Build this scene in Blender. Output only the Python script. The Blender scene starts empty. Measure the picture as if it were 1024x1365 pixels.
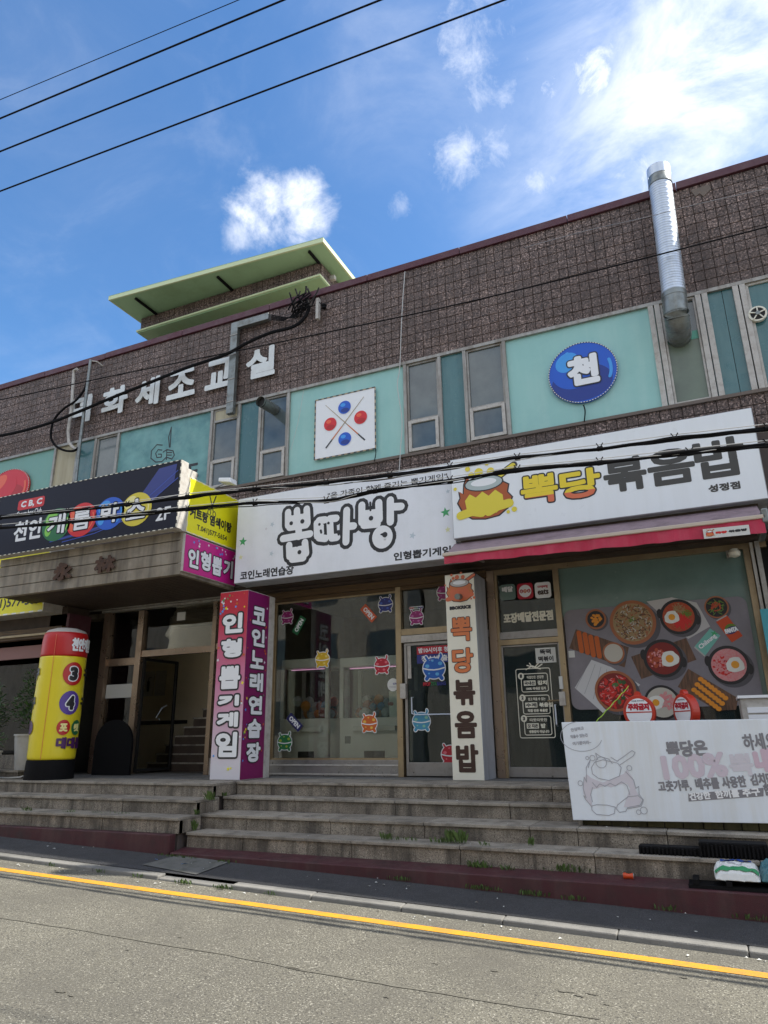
import bpy, bmesh, math, random
from mathutils import Vector, Matrix
random.seed(7)
SC = bpy.context.scene
COL = SC.collection
R = math.radians

# ------------------------------------------------------------------ camera
# metres; building front runs along X, shop windows at Y=0, shop landing at Z=0
CAM = Vector((0.0, -10.8, 0.6))
FPX, CX, CY = 930.0, 512.0, 682.5          # lens in photo pixels (photo 1024 x 1365)
PITCH, ROLL, YAW = 0.3118786, -0.0133554, 0.4214004
fw = Vector((-math.sin(YAW) * math.cos(PITCH), math.cos(YAW) * math.cos(PITCH), math.sin(PITCH)))
rt0 = Vector((math.cos(YAW), math.sin(YAW), 0)); up0 = rt0.cross(fw)
rt = rt0 * math.cos(ROLL) + up0 * math.sin(ROLL)
up = -rt0 * math.sin(ROLL) + up0 * math.cos(ROLL)
cd = bpy.data.cameras.new('camera'); cam = bpy.data.objects.new('camera', cd); COL.objects.link(cam)
cd.sensor_fit = 'VERTICAL'; cd.sensor_height = 24.0; cd.lens = FPX / 1365.0 * 24.0
cd.clip_start = 0.05; cd.clip_end = 1500
m3 = Matrix((rt, up, -fw)).transposed(); cam.matrix_world = Matrix.Translation(CAM) @ m3.to_4x4()
SC.camera = cam

# ------------------------------------------------------------------ light
SUN = Vector((0.77, 0.306, 1.0)).normalized()
EL = math.asin(SUN.z); AZ = math.atan2(SUN.x, SUN.y)
sd = bpy.data.lights.new('sun', 'SUN'); so = bpy.data.objects.new('sun', sd); COL.objects.link(so)
sd.energy = 5.0; sd.angle = R(0.53); sd.color = (1.0, 0.94, 0.84)
so.rotation_euler = (-SUN).to_track_quat('-Z', 'Y').to_euler(); so.location = (3, 5, 30)
SC.view_settings.view_transform = 'Standard'; SC.view_settings.look = 'None'
SC.view_settings.gamma = 1; SC.view_settings.exposure = 0.65
SC.view_settings.use_curve_mapping = False

W = bpy.data.worlds.new('World'); SC.world = W; W.use_nodes = True
nt = W.node_tree; nt.nodes.clear()
def wn(t, **k):
    n = nt.nodes.new(t)
    for a, b in k.items(): setattr(n, a, b)
    return n
L = nt.links.new
sky = wn('ShaderNodeTexSky', sky_type='NISHITA', sun_disc=False, sun_elevation=EL, sun_rotation=AZ,
         altitude=50, air_density=1.0, dust_density=0.6, ozone_density=2.2)
geo = wn('ShaderNodeTexCoord')
def dirblob(d, r, soft):
    """mask of a patch of sky around direction d: 1 inside, 0 beyond r (radians)"""
    dp = wn('ShaderNodeVectorMath', operation='DISTANCE'); L(geo.outputs['Generated'], dp.inputs[0])
    dp.inputs[1].default_value = Vector(d).normalized()
    mr = wn('ShaderNodeMapRange', interpolation_type='SMOOTHSTEP'); L(dp.outputs['Value'], mr.inputs[0])
    mr.inputs[1].default_value = r; mr.inputs[2].default_value = r * soft
    mr.inputs[3].default_value = 0; mr.inputs[4].default_value = 1
    return mr.outputs[0]
def mth(op, a, b=None, clamp=False):
    n = wn('ShaderNodeMath', operation=op, use_clamp=clamp)
    for i, v in enumerate((a, b)):
        if v is None: continue
        if isinstance(v, (int, float)): n.inputs[i].default_value = v
        else: L(v, n.inputs[i])
    return n.outputs[0]
def noise(scale, det, rough, dist=0.0, stretch=(1, 1, 1), rot=(0, 0, 0)):
    mp = wn('ShaderNodeMapping'); L(geo.outputs['Generated'], mp.inputs[0])
    mp.inputs['Scale'].default_value = stretch; mp.inputs['Rotation'].default_value = rot
    n = wn('ShaderNodeTexNoise'); L(mp.outputs[0], n.inputs['Vector'])
    n.inputs['Scale'].default_value = scale; n.inputs['Detail'].default_value = det
    n.inputs['Roughness'].default_value = rough; n.inputs['Distortion'].default_value = dist
    return n.outputs[0]
def rng(v, a, b, c=0, d=1):
    mr = wn('ShaderNodeMapRange', interpolation_type='SMOOTHSTEP'); L(v, mr.inputs[0])
    for i, x in enumerate((a, b, c, d)): mr.inputs[i + 1].default_value = x
    return mr.outputs[0]
def pxdir(px, py): return rt * ((px - CX) / FPX) - up * ((py - CY) / FPX) + fw
puff = noise(13, 10, 0.64, 0.25)
wisp = noise(4.2, 10, 0.62, 0.5, (1.0, 1.5, 2.0), (0.2, 0.5, 0.9))
fine = noise(19, 10, 0.68, 0.3, (1.2, 1, 1))
def cloud(px, py, r, lo, hi, amp=1.0, src=None, wgt=.34):
    m = dirblob(pxdir(px, py), r / 1000, 0.0)
    s = mth('ADD', src or puff, mth('MULTIPLY', mth('SUBTRACT', m, 0.55), wgt))
    c = mth('MULTIPLY', rng(s, lo, hi), rng(m, 0.0, 0.35))
    return c if amp == 1 else mth('MULTIPLY', c, amp)
masks = [cloud(350, 278, 80, .40, .84, .92), cloud(405, 274, 72, .38, .82, .92), cloud(318, 312, 48, .42, .85, .6),
         cloud(640, 55, 105, .42, 1.0, .6, fine), cloud(660, 120, 80, .46, .9, .4, fine), cloud(615, 207, 75, .38, .95, .6, fine), cloud(668, 198, 85, .40, 1.0, .5, fine), cloud(715, 240, 60, .38, 1.0, .6, fine),
         cloud(790, 95, 66, .38, .86, .85, fine), cloud(812, 70, 56, .40, .88, .7, fine), cloud(857, 238, 72, .36, .95, .7, fine), cloud(532, 276, 40, .45, 1.0, .4, fine), cloud(735, 115, 45, .5, .74, .35, fine)]
tot = masks[0]
for m in masks[1:]: tot = mth('MAXIMUM', tot, m)
# thin bright cirrus veil fanning out from the sun's side
def veilblob(px, py, r, a): return mth('MULTIPLY', mth('MULTIPLY', dirblob(pxdir(px, py), r / 1000, 0.0), a), rng(wisp, .32, .64, .18, .95))
veil = veilblob(1040, -60, 300, .75)
for q in ((940, 90, 240, .40), (820, 210, 190, .26), (700, 290, 170, .16), (560, 90, 230, .12), (1000, 250, 160, .14), (60, 130, 260, .05)): veil = mth('ADD', veil, veilblob(*q), True)
sunh = mth('MULTIPLY', mth('POWER', dirblob(SUN, .9, 0.0), 1.6), .5)
thin = mth('MULTIPLY', rng(wisp, .50, .85), .10)
# bright broken cloud added outside the view only, to fill the shaded front
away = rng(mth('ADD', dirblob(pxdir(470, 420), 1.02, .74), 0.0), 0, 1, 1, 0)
fill_cloud = mth('MULTIPLY', rng(noise(3.4, 9, .6, .3), .40, .54), mth('MULTIPLY', away, .92))
tot = mth('ADD', mth('MAXIMUM', mth('MAXIMUM', tot, fill_cloud), mth('MAXIMUM', veil, sunh)), thin, True)
hsv = wn('ShaderNodeHueSaturation'); hsv.inputs['Saturation'].default_value = 1.22; hsv.inputs['Value'].default_value = 1.18
L(sky.outputs[0], hsv.inputs['Color'])
mx = wn('ShaderNodeMix', data_type='RGBA'); L(tot, mx.inputs['Factor']); L(hsv.outputs[0], mx.inputs['A'])
mx.inputs['B'].default_value = (7.4, 7.5, 7.7, 1)
bg = wn('ShaderNodeBackground'); bg.inputs['Strength'].default_value = 0.13
L(mx.outputs['Result'], bg.inputs['Color'])
ow = wn('ShaderNodeOutputWorld'); L(bg.outputs[0], ow.inputs[0])

# ------------------------------------------------------------------ survey helpers
def S(px, py, y):
    """point of the plane Y=y that was surveyed from the photograph"""
    d = rt * ((px - CX) / FPX) - up * ((py - CY) / FPX) + fw
    return CAM + d * ((y - CAM.y) / d.y)
def SZ(px, py, z):
    d = rt * ((px - CX) / FPX) - up * ((py - CY) / FPX) + fw
    return CAM + d * ((z - CAM.z) / d.z)
def SX(px, py, x):
    d = rt * ((px - CX) / FPX) - up * ((py - CY) / FPX) + fw
    return CAM + d * ((x - CAM.x) / d.x)
def rect(y, blx, bly, trx, try_):
    a = S(blx, bly, y); b = S(trx, try_, y); return (a.x, b.x, a.z, b.z)

# ------------------------------------------------------------------ materials
def mat(name, col, rough=0.6, metal=0.0, col2=None, ns=6.0, nlo=.35, nhi=.7, stretch=(1, 1, 1), grain=None,
        bump=0.0, bs=60.0, streak=None, emit=None, coat=0.0, rnd=0.0, spec=0.5, trans=0.0, dirt=None):
    m = bpy.data.materials.new(name); m.use_nodes = True
    t = m.node_tree; N = t.nodes; b = N['Principled BSDF']; K = t.links.new
    def add(ty, **k):
        n = N.new(ty)
        for a, v in k.items(): setattr(n, a, v)
        return n
    g = add('ShaderNodeNewGeometry')
    def ntex(scale, detail=6, st=(1, 1, 1), rg=.6):
        mp = add('ShaderNodeMapping'); K(g.outputs['Position'], mp.inputs[0]); mp.inputs['Scale'].default_value = st
        n = add('ShaderNodeTexNoise'); K(mp.outputs[0], n.inputs['Vector']); n.inputs['Scale'].default_value = scale
        n.inputs['Detail'].default_value = detail; n.inputs['Roughness'].default_value = rg
        return n.outputs[0]
    def ramp(v, a, c, lo=0, hi=1):
        r = add('ShaderNodeMapRange'); K(v, r.inputs[0])
        for i, x in enumerate((a, c, lo, hi)): r.inputs[i + 1].default_value = x
        r.clamp = True
        return r.outputs[0]
    def mix(f, A, B, bt='MIX'):
        n = add('ShaderNodeMix', data_type='RGBA', blend_type=bt)
        if isinstance(f, float): n.inputs['Factor'].default_value = f
        else: K(f, n.inputs['Factor'])
        for s, v in (('A', A), ('B', B)):
            if isinstance(v, tuple): n.inputs[s].default_value = (*v, 1)
            else: K(v, n.inputs[s])
        return n.outputs['Result']
    c = tuple(col)
    if col2: c = mix(ramp(ntex(ns, 6, stretch), nlo, nhi), c, tuple(col2))
    if grain:      # (colour, scale, lo, hi) speckle, may be several
        for gc, gs, glo, ghi in grain: c = mix(ramp(ntex(gs, 2), glo, ghi), c, gc)
    if rnd:
        ri = add('ShaderNodeMath', operation='FRACT'); oi = add('ShaderNodeObjectInfo')
        ad = add('ShaderNodeMath', operation='ADD'); K(g.outputs['Random Per Island'], ad.inputs[0]); K(oi.outputs['Random'], ad.inputs[1])
        K(ad.outputs[0], ri.inputs[0])
        v = ramp(ri.outputs[0], 0, 1, 1 - rnd, 1 + rnd)
        hs = add('ShaderNodeHueSaturation'); K(v, hs.inputs['Value'])
        if isinstance(c, tuple): hs.inputs['Color'].default_value = (*c, 1)
        else: K(c, hs.inputs['Color'])
        c = hs.outputs[0]
    if streak:     # (colour, amount) vertical weather streaks
        sc, am = streak[:2]; ss = streak[2] if len(streak) > 2 else 5.0
        a = ramp(ntex(ss, 5, (1, 1, .09), .65), .45, .66, 0, am)
        c = mix(a, c, sc)
    if dirt:       # (colour, amount, scale) blotches
        a = ramp(ntex(dirt[2], 8, (1, 1, 1), .7), .46, .66, 0, dirt[1])
        c = mix(a, c, dirt[0])
    if isinstance(c, tuple): b.inputs['Base Color'].default_value = (*c, 1)
    else: K(c, b.inputs['Base Color'])
    b.inputs['Roughness'].default_value = rough; b.inputs['Metallic'].default_value = metal
    if dirt or streak:
        K(ramp(ntex(7, 6), .3, .7, max(rough - .12, .02), min(rough + .12, 1)), b.inputs['Roughness'])
    b.inputs['Coat Weight'].default_value = coat
    b.inputs['Specular IOR Level'].default_value = spec
    if trans: b.inputs['Transmission Weight'].default_value = trans
    if bump:
        bn = add('ShaderNodeBump'); bn.inputs['Strength'].default_value = bump; bn.inputs['Distance'].default_value = .01
        K(ntex(bs, 5), bn.inputs['Height']); K(bn.outputs[0], b.inputs['Normal'])
    if emit:
        b.inputs['Emission Color'].default_value = (*emit[0], 1); b.inputs['Emission Strength'].default_value = emit[1]
    return m

def glass(name, tint, refl=.0, rough=.0, opac=0.0, body=(.05, .06, .06)):
    m = bpy.data.materials.new(name); m.use_nodes = True
    t = m.node_tree; N = t.nodes; N.clear(); K = t.links.new
    o = N.new('ShaderNodeOutputMaterial'); tr = N.new('ShaderNodeBsdfTransparent'); tr.inputs[0].default_value = (*tint, 1)
    gl = N.new('ShaderNodeBsdfGlossy'); gl.inputs['Roughness'].default_value = rough; gl.inputs[0].default_value = (1, 1, 1, 1)
    fr = N.new('ShaderNodeFresnel'); fr.inputs[0].default_value = 1.5
    ad = N.new('ShaderNodeMath'); ad.operation = 'ADD'; ad.inputs[1].default_value = refl; K(fr.outputs[0], ad.inputs[0])
    ns = N.new('ShaderNodeTexNoise'); ns.inputs['Scale'].default_value = .9; ns.inputs['Detail'].default_value = 2
    g = N.new('ShaderNodeNewGeometry'); K(g.outputs['Position'], ns.inputs['Vector'])
    bp = N.new('ShaderNodeBump'); bp.inputs['Strength'].default_value = .12; bp.inputs['Distance'].default_value = .03
    K(ns.outputs[0], bp.inputs['Height']); K(bp.outputs[0], gl.inputs['Normal'])
    df = N.new('ShaderNodeBsdfDiffuse'); df.inputs[0].default_value = (*body, 1)
    m1 = N.new('ShaderNodeMixShader'); m1.inputs[0].default_value = opac; K(tr.outputs[0], m1.inputs[1]); K(df.outputs[0], m1.inputs[2])
    mx = N.new('ShaderNodeMixShader'); K(ad.outputs[0], mx.inputs[0]); K(m1.outputs[0], mx.inputs[1]); K(gl.outputs[0], mx.inputs[2])
    K(mx.outputs[0], o.inputs[0]); return m

BLK = (.012, .012, .013)
M = dict(
 tile=mat('tile', (.118, .082, .070), .62, col2=(.175, .118, .095), ns=3, rnd=.14, bump=.4, bs=70,
          grain=[((.035, .022, .018), 30, .49, .56), ((.42, .31, .27), 37, .57, .63)], streak=((.05, .034, .028), .5, 2.2), dirt=((.065, .046, .038), .55, .8)),
 mortar=mat('mortar', (.09, .072, .064), .9, bump=.4, dirt=((.09, .07, .06), .6, 2.5)),
 mortar_pale=mat('mortar_pale', (.16, .13, .11), .9, bump=.4),
 maroon=mat('maroon_paint', (.085, .022, .035), .55, rnd=.08, dirt=((.13, .08, .08), .4, 4)),
 maroon_base=mat('maroon_base', (.062, .014, .019), .6, dirt=((.03, .018, .018), .7, 3), bump=.25, bs=120, streak=((.1, .06, .055), .4)),
 teal=mat('teal_panel', (.30, .56, .52), .42, streak=((.40, .62, .57), .5, 2.2), dirt=((.22, .46, .44), .35, 1.6)),
 teal_old=mat('teal_old', (.09, .24, .25), .5, col2=(.18, .40, .39), ns=2.3, dirt=((.22, .42, .40), .5, 3.2)),
 teal_dark=mat('teal_dark_glass', (.055, .155, .17), .22, streak=((.12, .25, .26), .55, 3)),
 teal_left=mat('teal_left_panel', (.17, .37, .32), .4, streak=((.2, .38, .3), .5)),
 teal_green=mat('teal_green', (.12, .40, .30), .5),
 cream=mat('cream_panel', (.46, .42, .29), .6, streak=((.25, .2, .12), .5)),
 alu=mat('aluminium', (.36, .35, .32), .42, .35, dirt=((.2, .18, .15), .55, 9), streak=((.16, .13, .1), .6, 9)),
 alu_white=mat('aluminium_white', (.50, .48, .44), .5, 0, dirt=((.22, .18, .14), .5, 8)),
 steel=mat('stainless', (.32, .31, .30), .38, .7, dirt=((.2, .18, .16), .5, 6)),
 gold=mat('brass_frame', (.36, .28, .17), .38, .65, dirt=((.2, .15, .1), .35, 5), streak=((.5, .4, .27), .3, 4)),
 copper=mat('copper_frame', (.36, .27, .20), .34, .8, streak=((.46, .36, .27), .3, 3)),
 wood=mat('old_wood_lintel', (.13, .075, .025), .6, col2=(.05, .03, .015), ns=9, stretch=(.3, 1, 6), bump=.4, bs=30),
 soffit=mat('soffit', (.045, .03, .022), .7, col2=(.07, .05, .035), ns=4),
 dark=mat('dark_interior', (.016, .015, .014), .8),
 inwall=mat('interior_wall', (.26, .24, .20), .8, dirt=((.15, .14, .12), .6, 1.5)),
 inwall2=mat('stair_wall', (.70, .62, .46), .8, dirt=((.56, .49, .36), .5, 1.5)),
 floor_in=mat('interior_floor', (.10, .09, .08), .5),
 granite=mat('granite', (.30, .26, .205), .68, col2=(.22, .187, .145), ns=2.5, rnd=.10, bump=.35, bs=180,
             grain=[((.11, .09, .07), 75, .54, .60), ((.46, .41, .34), 85, .60, .66)], streak=((.035, .03, .024), .75, 7), dirt=((.055, .046, .036), .7, 2.6)),
 granite_top=mat('granite_top', (.31, .28, .23), .7, rnd=.12, bump=.3, bs=150,
             grain=[((.12, .1, .09), 150, .56, .62), ((.4, .37, .33), 170, .62, .68)], dirt=((.075, .066, .055), .75, 3)),
 mosaic=mat('terrazzo_top', (.16, .16, .155), .7, grain=[((.3, .3, .29), 60, .55, .62)], dirt=((.07, .068, .06), .6, 2)),
 asphalt=mat('asphalt', (.150, .142, .112), .9, col2=(.118, .112, .09), ns=.35, bump=.9, bs=95,
             grain=[((.055, .052, .044), 60, .54, .61), ((.36, .345, .29), 70, .59, .65)], dirt=((.098, .092, .076), .6, .7)),
 walk=mat('sidewalk_asphalt', (.055, .055, .058), .9, bump=.8, bs=90, grain=[((.03, .03, .032), 90, .5, .58), ((.13, .13, .13), 110, .62, .68)], dirt=((.035, .035, .035), .6, 1.7)),
 walkedge=mat('sidewalk_edge', (.13, .13, .12), .9, bump=.6, bs=60, dirt=((.05, .055, .04), .7, 5)),
 asphalt_old=mat('asphalt_old', (.105, .099, .08), .9, col2=(.14, .133, .108), ns=9, nlo=.4, nhi=.6, bump=.6, bs=90), kerb=mat('kerb_stone', (.205, .20, .185), .85, rnd=.1, bump=.5, bs=80, dirt=((.12, .12, .11), .6, 4)),
 yellow=mat('road_yellow', (.66, .30, .014), .75, bump=.5, bs=95, dirt=((.34, .19, .05), .7, 6), grain=[((.22, .16, .07), 50, .64, .70)]),
 white=mat('white_sheet', (.80, .83, .88), .38, dirt=((.62, .65, .68), .35, 1.5), streak=((.60, .62, .62), .14, 4)),
 white2=mat('white_sheet_cool', (.80, .84, .87), .38, streak=((.60, .62, .60), .14, 5)),
 banner=mat('banner_sheet', (.74, .80, .86), .55, dirt=((.66, .71, .75), .5, 1.4), streak=((.52, .49, .38), .35, 4), bump=.25, bs=6),
 cream_sheet=mat('cream_sheet', (.78, .76, .64), .45, dirt=((.68, .64, .52), .4, 2)),
 grey_side=mat('sign_side', (.40, .42, .45), .45, streak=((.22, .21, .19), .5)),
 navy=mat('navy_sheet', (.010, .010, .022), .45, spec=.25), navy2=mat('blue_swoosh', (.02, .035, .22), .3),
 swoosh=mat('pale_blue_swoosh', (.03, .07, .4), .3),
 red=mat('red_print', (.62, .02, .02), .35), redb=mat('red_ball', (.66, .015, .02), .3),
 blueb=mat('blue_ball', (.008, .10, .58), .3), blued=mat('blue_deep', (.008, .035, .26), .3), bluel=mat('blue_light', (.05, .33, .82), .3),
 greenb=mat('green_ball', (.02, .16, .05), .3), greenl=mat('green_light', (.25, .62, .08), .3), redl=mat('red_light', (.85, .13, .05), .3),
 yellb=mat('yellow_ball', (.70, .58, .04), .3), yelll=mat('yellow_light', (.85, .78, .3), .3),
 yel=mat('yellow_sheet', (.86, .80, .01), .4), mag=mat('magenta_sheet', (.58, .015, .24), .4), magd=mat('magenta_dark', (.20, .008, .10), .4),
 ink=mat('black_print', (.02, .021, .025), .4), brownink=mat('brown_print', (.045, .018, .012), .45), greyink=mat('charcoal_print', (.055, .055, .05), .4),
 wht=mat('white_print', (.82, .84, .86), .4), paper=mat('paper', (.62, .63, .60), .6), pgrey=mat('faded_grey_print', (.22, .22, .24), .6), pgrey2=mat('faded_grey_light', (.36, .37, .41), .6),
 ppink=mat('faded_pink_print', (.60, .46, .54), .6), ppinkm=mat('faded_pink_mid', (.60, .53, .60), .6), ppinkl=mat('faded_pink_light', (.62, .60, .655), .6),
 wlet=mat('wall_letter_paint', (.72, .76, .76), .5, dirt=((.5, .5, .48), .4, 3)),
 rust=mat('rusty_letter', (.10, .05, .03), .8, col2=(.05, .03, .025), ns=12, bump=.5),
 conc=mat('canopy_cladding', (.25, .21, .155), .55, col2=(.34, .30, .235), ns=3, streak=((.07, .055, .04), .85, 3.5), dirt=((.12, .1, .08), .5, 2)),
 awn=mat('awning_cloth', (.50, .025, .07), .6, bump=.3, bs=12, streak=((.52, .10, .13), .35, 9), dirt=((.33, .02, .05), .4, 3)),
 awntop=mat('awning_top', (.26, .19, .21), .7, dirt=((.13, .09, .1), .7, 4)),
 hem=mat('awning_bar', (.55, .47, .38), .6), wood2=mat('deck_wood', (.085, .075, .03), .75, rnd=.25, streak=((.03, .03, .012), .7, 8)),
 galv=mat('galvanised', (.62, .68, .76), .46, .6, dirt=((.50, .54, .58), .35, 2)), galv2=mat('galvanised_dull', (.24, .26, .25), .42, .7, dirt=((.1, .09, .07), .6, 6)),
 grn=mat('penthouse_green', (.32, .50, .28), .6, dirt=((.36, .46, .24), .4, 1.2), streak=((.22, .3, .13), .25)),
 grnl=mat('fascia_green', (.58, .66, .40), .6), grnunder=mat('eave_green', (.34, .54, .32), .7, dirt=((.22, .34, .17), .5, .8)),
 cable=mat('black_cable', (.010, .010, .011), .85, spec=.1), wirew=mat('white_wire', (.5, .5, .48), .5), blackp=mat('black_plastic', (.006, .006, .007), .75, bump=.3, bs=40, spec=.15),
 fcy=mat('inflatable_yellow', (.74, .62, .02), .38, streak=((.6, .48, .015), .3, 4)), fred=mat('inflatable_red', (.48, .012, .012), .38), fcap=mat('inflatable_cap', (.45, .42, .38), .6),
 violet=mat('violet_print', (.09, .045, .30), .4), dkviolet=mat('dark_violet_print', (.07, .015, .10), .4),
 pot=mat('pot_white', (.50, .50, .48), .5, dirt=((.3, .28, .24), .5, 5)), leaf=mat('leaf', (.055, .125, .035), .5, rnd=.4), leafl=mat('weed_leaf', (.07, .12, .028), .6, rnd=.4), soil=mat('soil', (.03, .02, .013), .95),
 fabric=mat('pink_blind', (.30, .17, .16), .8), barrel=mat('red_plastic', (.50, .035, .015), .35), plush_a=mat('plush_white', (.45, .47, .5), .9), plush_b=mat('plush_red', (.4, .08, .05), .9), plush_c=mat('plush_blue', (.1, .2, .4), .9),
 led=mat('pink_tube', (.6, .3, .5), .4, emit=((1.0, .45, .8), .5)),
 pshade=mat('poster_shade', (.085, .08, .09), .5), deepred=mat('deep_red_sauce', (.20, .012, .008), .5), slate=mat('poster_ground', (.20, .185, .205), .5, dirt=((.26, .245, .265), .5, 2)), pwood=mat('poster_wood', (0.176, 0.088, 0.048), .5, col2=(.05, .028, .016), ns=8, stretch=(4, 1, .5)),
 clay=mat('poster_clay', (0.352, 0.120, 0.048), .5), ironp=mat('poster_iron', (.015, .015, .017), .4), egg=mat('egg_white', (0.750, 0.750, 0.688), .5), yolk=mat('yolk', (0.770, 0.330, 0.022), .4),
 kim=mat('kimchi', (0.405, 0.041, 0.016), .5, col2=(.42, .10, .03), ns=40), redpep=mat('pepper_red', (0.588, 0.017, 0.014), .3), pinkm=mat('pink_meat', (0.675, 0.189, 0.203), .5, col2=(.62, .34, .32), ns=40),
 bulg=mat('beef_topping', (0.340, 0.221, 0.102), .6, col2=(.34, .25, .13), ns=30), orange=mat('orange_food', (0.743, 0.270, 0.020), .5), orange2=mat('fried_food', (0.532, 0.112, 0.017), .55, bump=.6, bs=80), leafgr=mat('herb', (.12, .22, .03), .6),
 linen=mat('linen', (0.588, 0.588, 0.588), .8), lgrey=mat('light_grey_cloth', (0.495, 0.480, 0.465), .8), cano=mat('can_orange', (.55, .06, .01), .3), cang=mat('can_green', (.16, .45, .38), .3), canm=mat('can_metal', (.4, .42, .42), .3, .6),
 sauce=mat('white_sauce', (.50, .47, .40), .4), olabel=mat('orange_label', (.60, .10, .03), .4), glabel=mat('green_label', (.015, .14, .05), .4), nlabel=mat('navy_label', (.02, .02, .12), .4),
 flame=mat('flame_brown', (.40, .09, .02), .4), flamey=mat('flame_yellow', (.74, .62, .05), .4), flameo=mat('flame_orange', (.62, .18, .06), .4), panc=mat('pan_grey', (.42, .50, .50), .4),
 logoy=mat('logo_yellow', (.80, .62, .03), .4), logoo=mat('logo_orange', (.68, .16, .07), .4),
 gstar=mat('green_star', (.05, .36, .13), .4), pstar=mat('pale_star', (.52, .60, .66), .4), ystar=mat('yellow_star', (.72, .72, .40), .4), 
 beige=mat('beige_render', (.58, .53, .44), .85, streak=((.25, .22, .18), .5)), brick=mat('brick_render', (.50, .40, .33), .85, dirt=((.2, .11, .08), .5, 2)),
 ricebag=mat('bag_white', (.66, .68, .66), .45), greenbag=mat('bag_green', (.03, .26, .10), .45), bluebag=mat('bag_blue', (.02, .06, .26), .45), tealbag=mat('bag_teal', (.05, .15, .18), .35),
 rope=mat('green_rope', (.35, .55, .06), .7), cabinet=mat('cabinet_white', (.80, .82, .80), .5, dirt=((.66, .66, .63), .4, 3)), tealsign=mat('teal_sign', (.05, .30, .36), .4),
 winfilm=mat('window_film', (.13, .20, .18), .16, dirt=((.20, .30, .27), .5, .8)), marble=mat('stained_wall', (.42, .41, .38), .7, dirt=((.1, .08, .06), .9, 5)),
 g_up=mat('upper_glass', (.05, .075, .09), .05, col2=(.12, .155, .16), ns=1.6, spec=.8), g_up2=mat('upper_glass_frosted', (.17, .22, .165), .3, col2=(.10, .12, .10), ns=1.2),
 ppink2=mat('pale_pink_sheet', (.55, .35, .45), .4), steelstrip=mat('sill_steel', (.30, .29, .28), .35, .6, dirt=((.18, .17, .16), .6, 5)),
)
for k_, c_ in dict(s_mag=(.30, .015, .16), s_navy=(.02, .03, .22), s_yel=(.66, .42, .02), s_red=(.45, .01, .03), s_green=(.01, .16, .05), s_orng=(.58, .12, .02), s_blue=(.01, .12, .50), s_lblue=(.06, .30, .48)).items():
    M[k_] = mat(k_, c_, .35)
for k_, c_ in dict(l_mag=(.55, .12, .40), l_navy=(.05, .12, .55), l_yel=(.8, .65, .15), l_red=(.75, .15, .2), l_green=(.35, .45, .05), l_orng=(.8, .5, .08), l_blue=(.12, .45, .8), l_lblue=(.25, .55, .4)).items():
    M[k_] = mat(k_, c_, .35)
M['g_shop'] = glass('shop_glass', (.86, .88, .84), .0)
M['g_door'] = glass('door_glass', (.6, .66, .62), .0, 0, .35, (.028, .04, .038))
M['g_dark'] = glass('entrance_glass', (.75, .74, .68), .0)
M['g_case'] = glass('case_glass', (.9, .93, .92), .02)

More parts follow.
